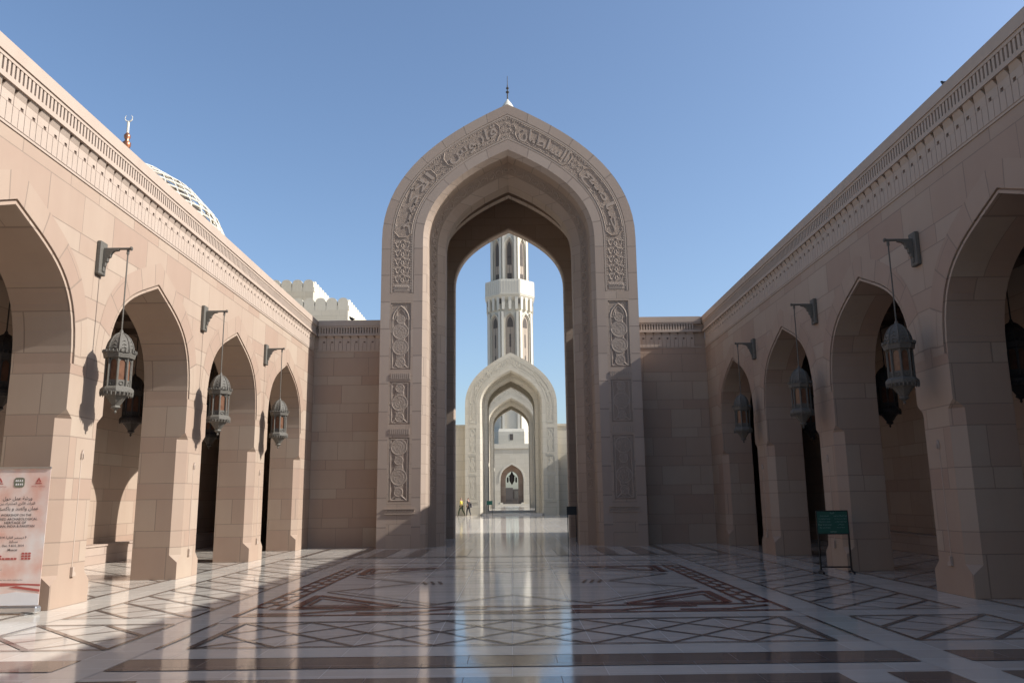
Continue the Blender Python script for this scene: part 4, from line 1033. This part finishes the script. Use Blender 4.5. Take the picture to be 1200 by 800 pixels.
def person(label, loc, rz, H, stride, top, bottom, hair, bag=False):
    root = thing('person', label, 'person', loc); root.rotation_euler = (0, 0, rz); k = H / 1.7
    P = lambda x, y, z: (x * k, y * k, z * k)
    s = stride
    J = [P(0, 0, .92), P(0, 0, 1.15), P(0, .01, 1.38), P(0, .02, 1.46), P(0, .04, 1.56), P(0, .04, 1.66),            # pelvis..head  0-5
         P(-.09, 0, .88), P(-.10, s * .45, .49), P(-.10, s * .55, .08), P(-.10, s * .55 + .13, .04),                     # left leg 6-9
         P(.09, 0, .88), P(.10, -s * .30, .49), P(.10, -s * .85, .12), P(.10, -s * .85 + .12, .05),                      # right leg 10-13
         P(-.18, 0, 1.38), P(-.24, -s * .3, 1.13), P(-.24, -s * .15, .90), P(-.23, -s * .08, .80),                       # left arm 14-17
         P(.18, 0, 1.38), P(.24, s * .3, 1.13), P(.24, s * .5, .92), P(.23, s * .62, .84)]
    E = [(0, 1), (1, 2), (2, 3), (3, 4), (4, 5), (0, 6), (6, 7), (7, 8), (8, 9), (0, 10), (10, 11), (11, 12), (12, 13), (2, 14), (14, 15), (15, 16), (16, 17), (2, 18), (18, 19), (19, 20), (20, 21)]
    R = [.12, .11, .12, .05, .085, .075, .08, .055, .038, .032, .08, .055, .038, .032, .048, .038, .027, .03, .048, .038, .027, .03]
    skinned('body', J, E, [r * k for r in R], 'skin', root)
    def sub(idx, edges, grow, name, mat):
        mp = {j: i for i, j in enumerate(idx)}; skinned(name, [J[j] for j in idx], [(mp[a], mp[b]) for a, b in edges], [(R[j] + grow) * k for j in idx], mat, root)
    sub([1, 0, 2, 14, 15, 18, 19], [(1, 0), (1, 2), (2, 3), (3, 4), (2, 5), (5, 6)] if False else [(0, 1), (1, 2), (2, 14), (14, 15), (2, 18), (18, 19)], .018, 'shirt', top)
    sub([0, 6, 7, 8, 10, 11, 12], [(0, 6), (6, 7), (7, 8), (0, 10), (10, 11), (11, 12)], .016, 'trousers', bottom)
    skinned('hair', [P(0, .015, 1.60), P(0, .03, 1.68)], [(0, 1)], [.082 * k, .085 * k], hair, root)
    for a, b in ((8, 9), (12, 13)): skinned('shoe', [J[a], J[b]], [(0, 1)], [.045 * k, .038 * k], 'shoe', root)
    if bag: bgm = MB(); bgm.box(.2, .3, -.2, .02, .75, 1.12); bgm.tube([(.2, -.1, 1.1), (0.05, -.02, 1.5)], .015); bgm.build('shoulder_bag', 'bag', root, bevel=.03)
person('person in a yellow shirt and dark green trousers striding past the second gateway', (-4.42, 71.6, 0), math.radians(70), 1.62, .42, 'yellow', 'dark_green', 'grey_hair')
person('person in black clothes with a grey bag, walking right behind the yellow shirt', (-3.80, 71.6, 0), math.radians(60), 1.60, .22, 'black_cloth', 'black_cloth', 'hair', True)

# ------------------------------------------------------------------ light, sky, camera
SX, SY, SZ = 1.0, -.125, .675                       # towards the sun
el = math.atan2(SZ, math.hypot(SX, SY)); az = math.atan2(SX, SY)
W = bpy.data.worlds.new('World'); S.world = W; W.use_nodes = True; nt = W.node_tree
sky = nt.nodes.new('ShaderNodeTexSky'); sky.sky_type = 'NISHITA'; sky.sun_disc = False
sky.sun_elevation = el; sky.sun_rotation = az; sky.air_density = 1.0; sky.dust_density = 1.8; sky.ozone_density = 3.; sky.altitude = 20
bg = nt.nodes['Background']; nt.links.new(sky.outputs[0], bg.inputs[0]); bg.inputs[1].default_value = .135
L = bpy.data.lights.new('sun', 'SUN'); L.energy = 5.0; L.angle = math.radians(.53); L.color = (1., .985, .955)
lo = bpy.data.objects.new('sun', L); COL.objects.link(lo); lo.location = (40, -7, 30)
lo.rotation_euler = Vector((SX, SY, SZ)).to_track_quat('Z', 'Y').to_euler()

tilt, roll, yaw = .1917, .0120, .0020
f = Vector((math.sin(yaw) * math.cos(tilt), math.cos(yaw) * math.cos(tilt), math.sin(tilt)))
r = Vector((math.cos(yaw), -math.sin(yaw), 0)); u = r.cross(f)
r2 = r * math.cos(roll) - u * math.sin(roll); u2 = u * math.cos(roll) + r * math.sin(roll)
cam = bpy.data.cameras.new('camera'); co = bpy.data.objects.new('camera', cam); COL.objects.link(co)
mw = Matrix.Identity(4)
for i in range(3): mw[i][0] = r2[i]; mw[i][1] = u2[i]; mw[i][2] = -f[i]; mw[i][3] = (.0153, 0, 1.4877)[i]
co.matrix_world = mw; cam.sensor_width = 36; cam.lens = 946.24 / 1200 * 36; cam.clip_start = .05; cam.clip_end = 2000
S.camera = co
S.view_settings.view_transform = 'Standard'; S.view_settings.look = 'None'; S.view_settings.gamma = 1; S.view_settings.exposure = .5
S.view_settings.use_curve_mapping = False
S.cycles.max_bounces = 8; S.cycles.diffuse_bounces = 4
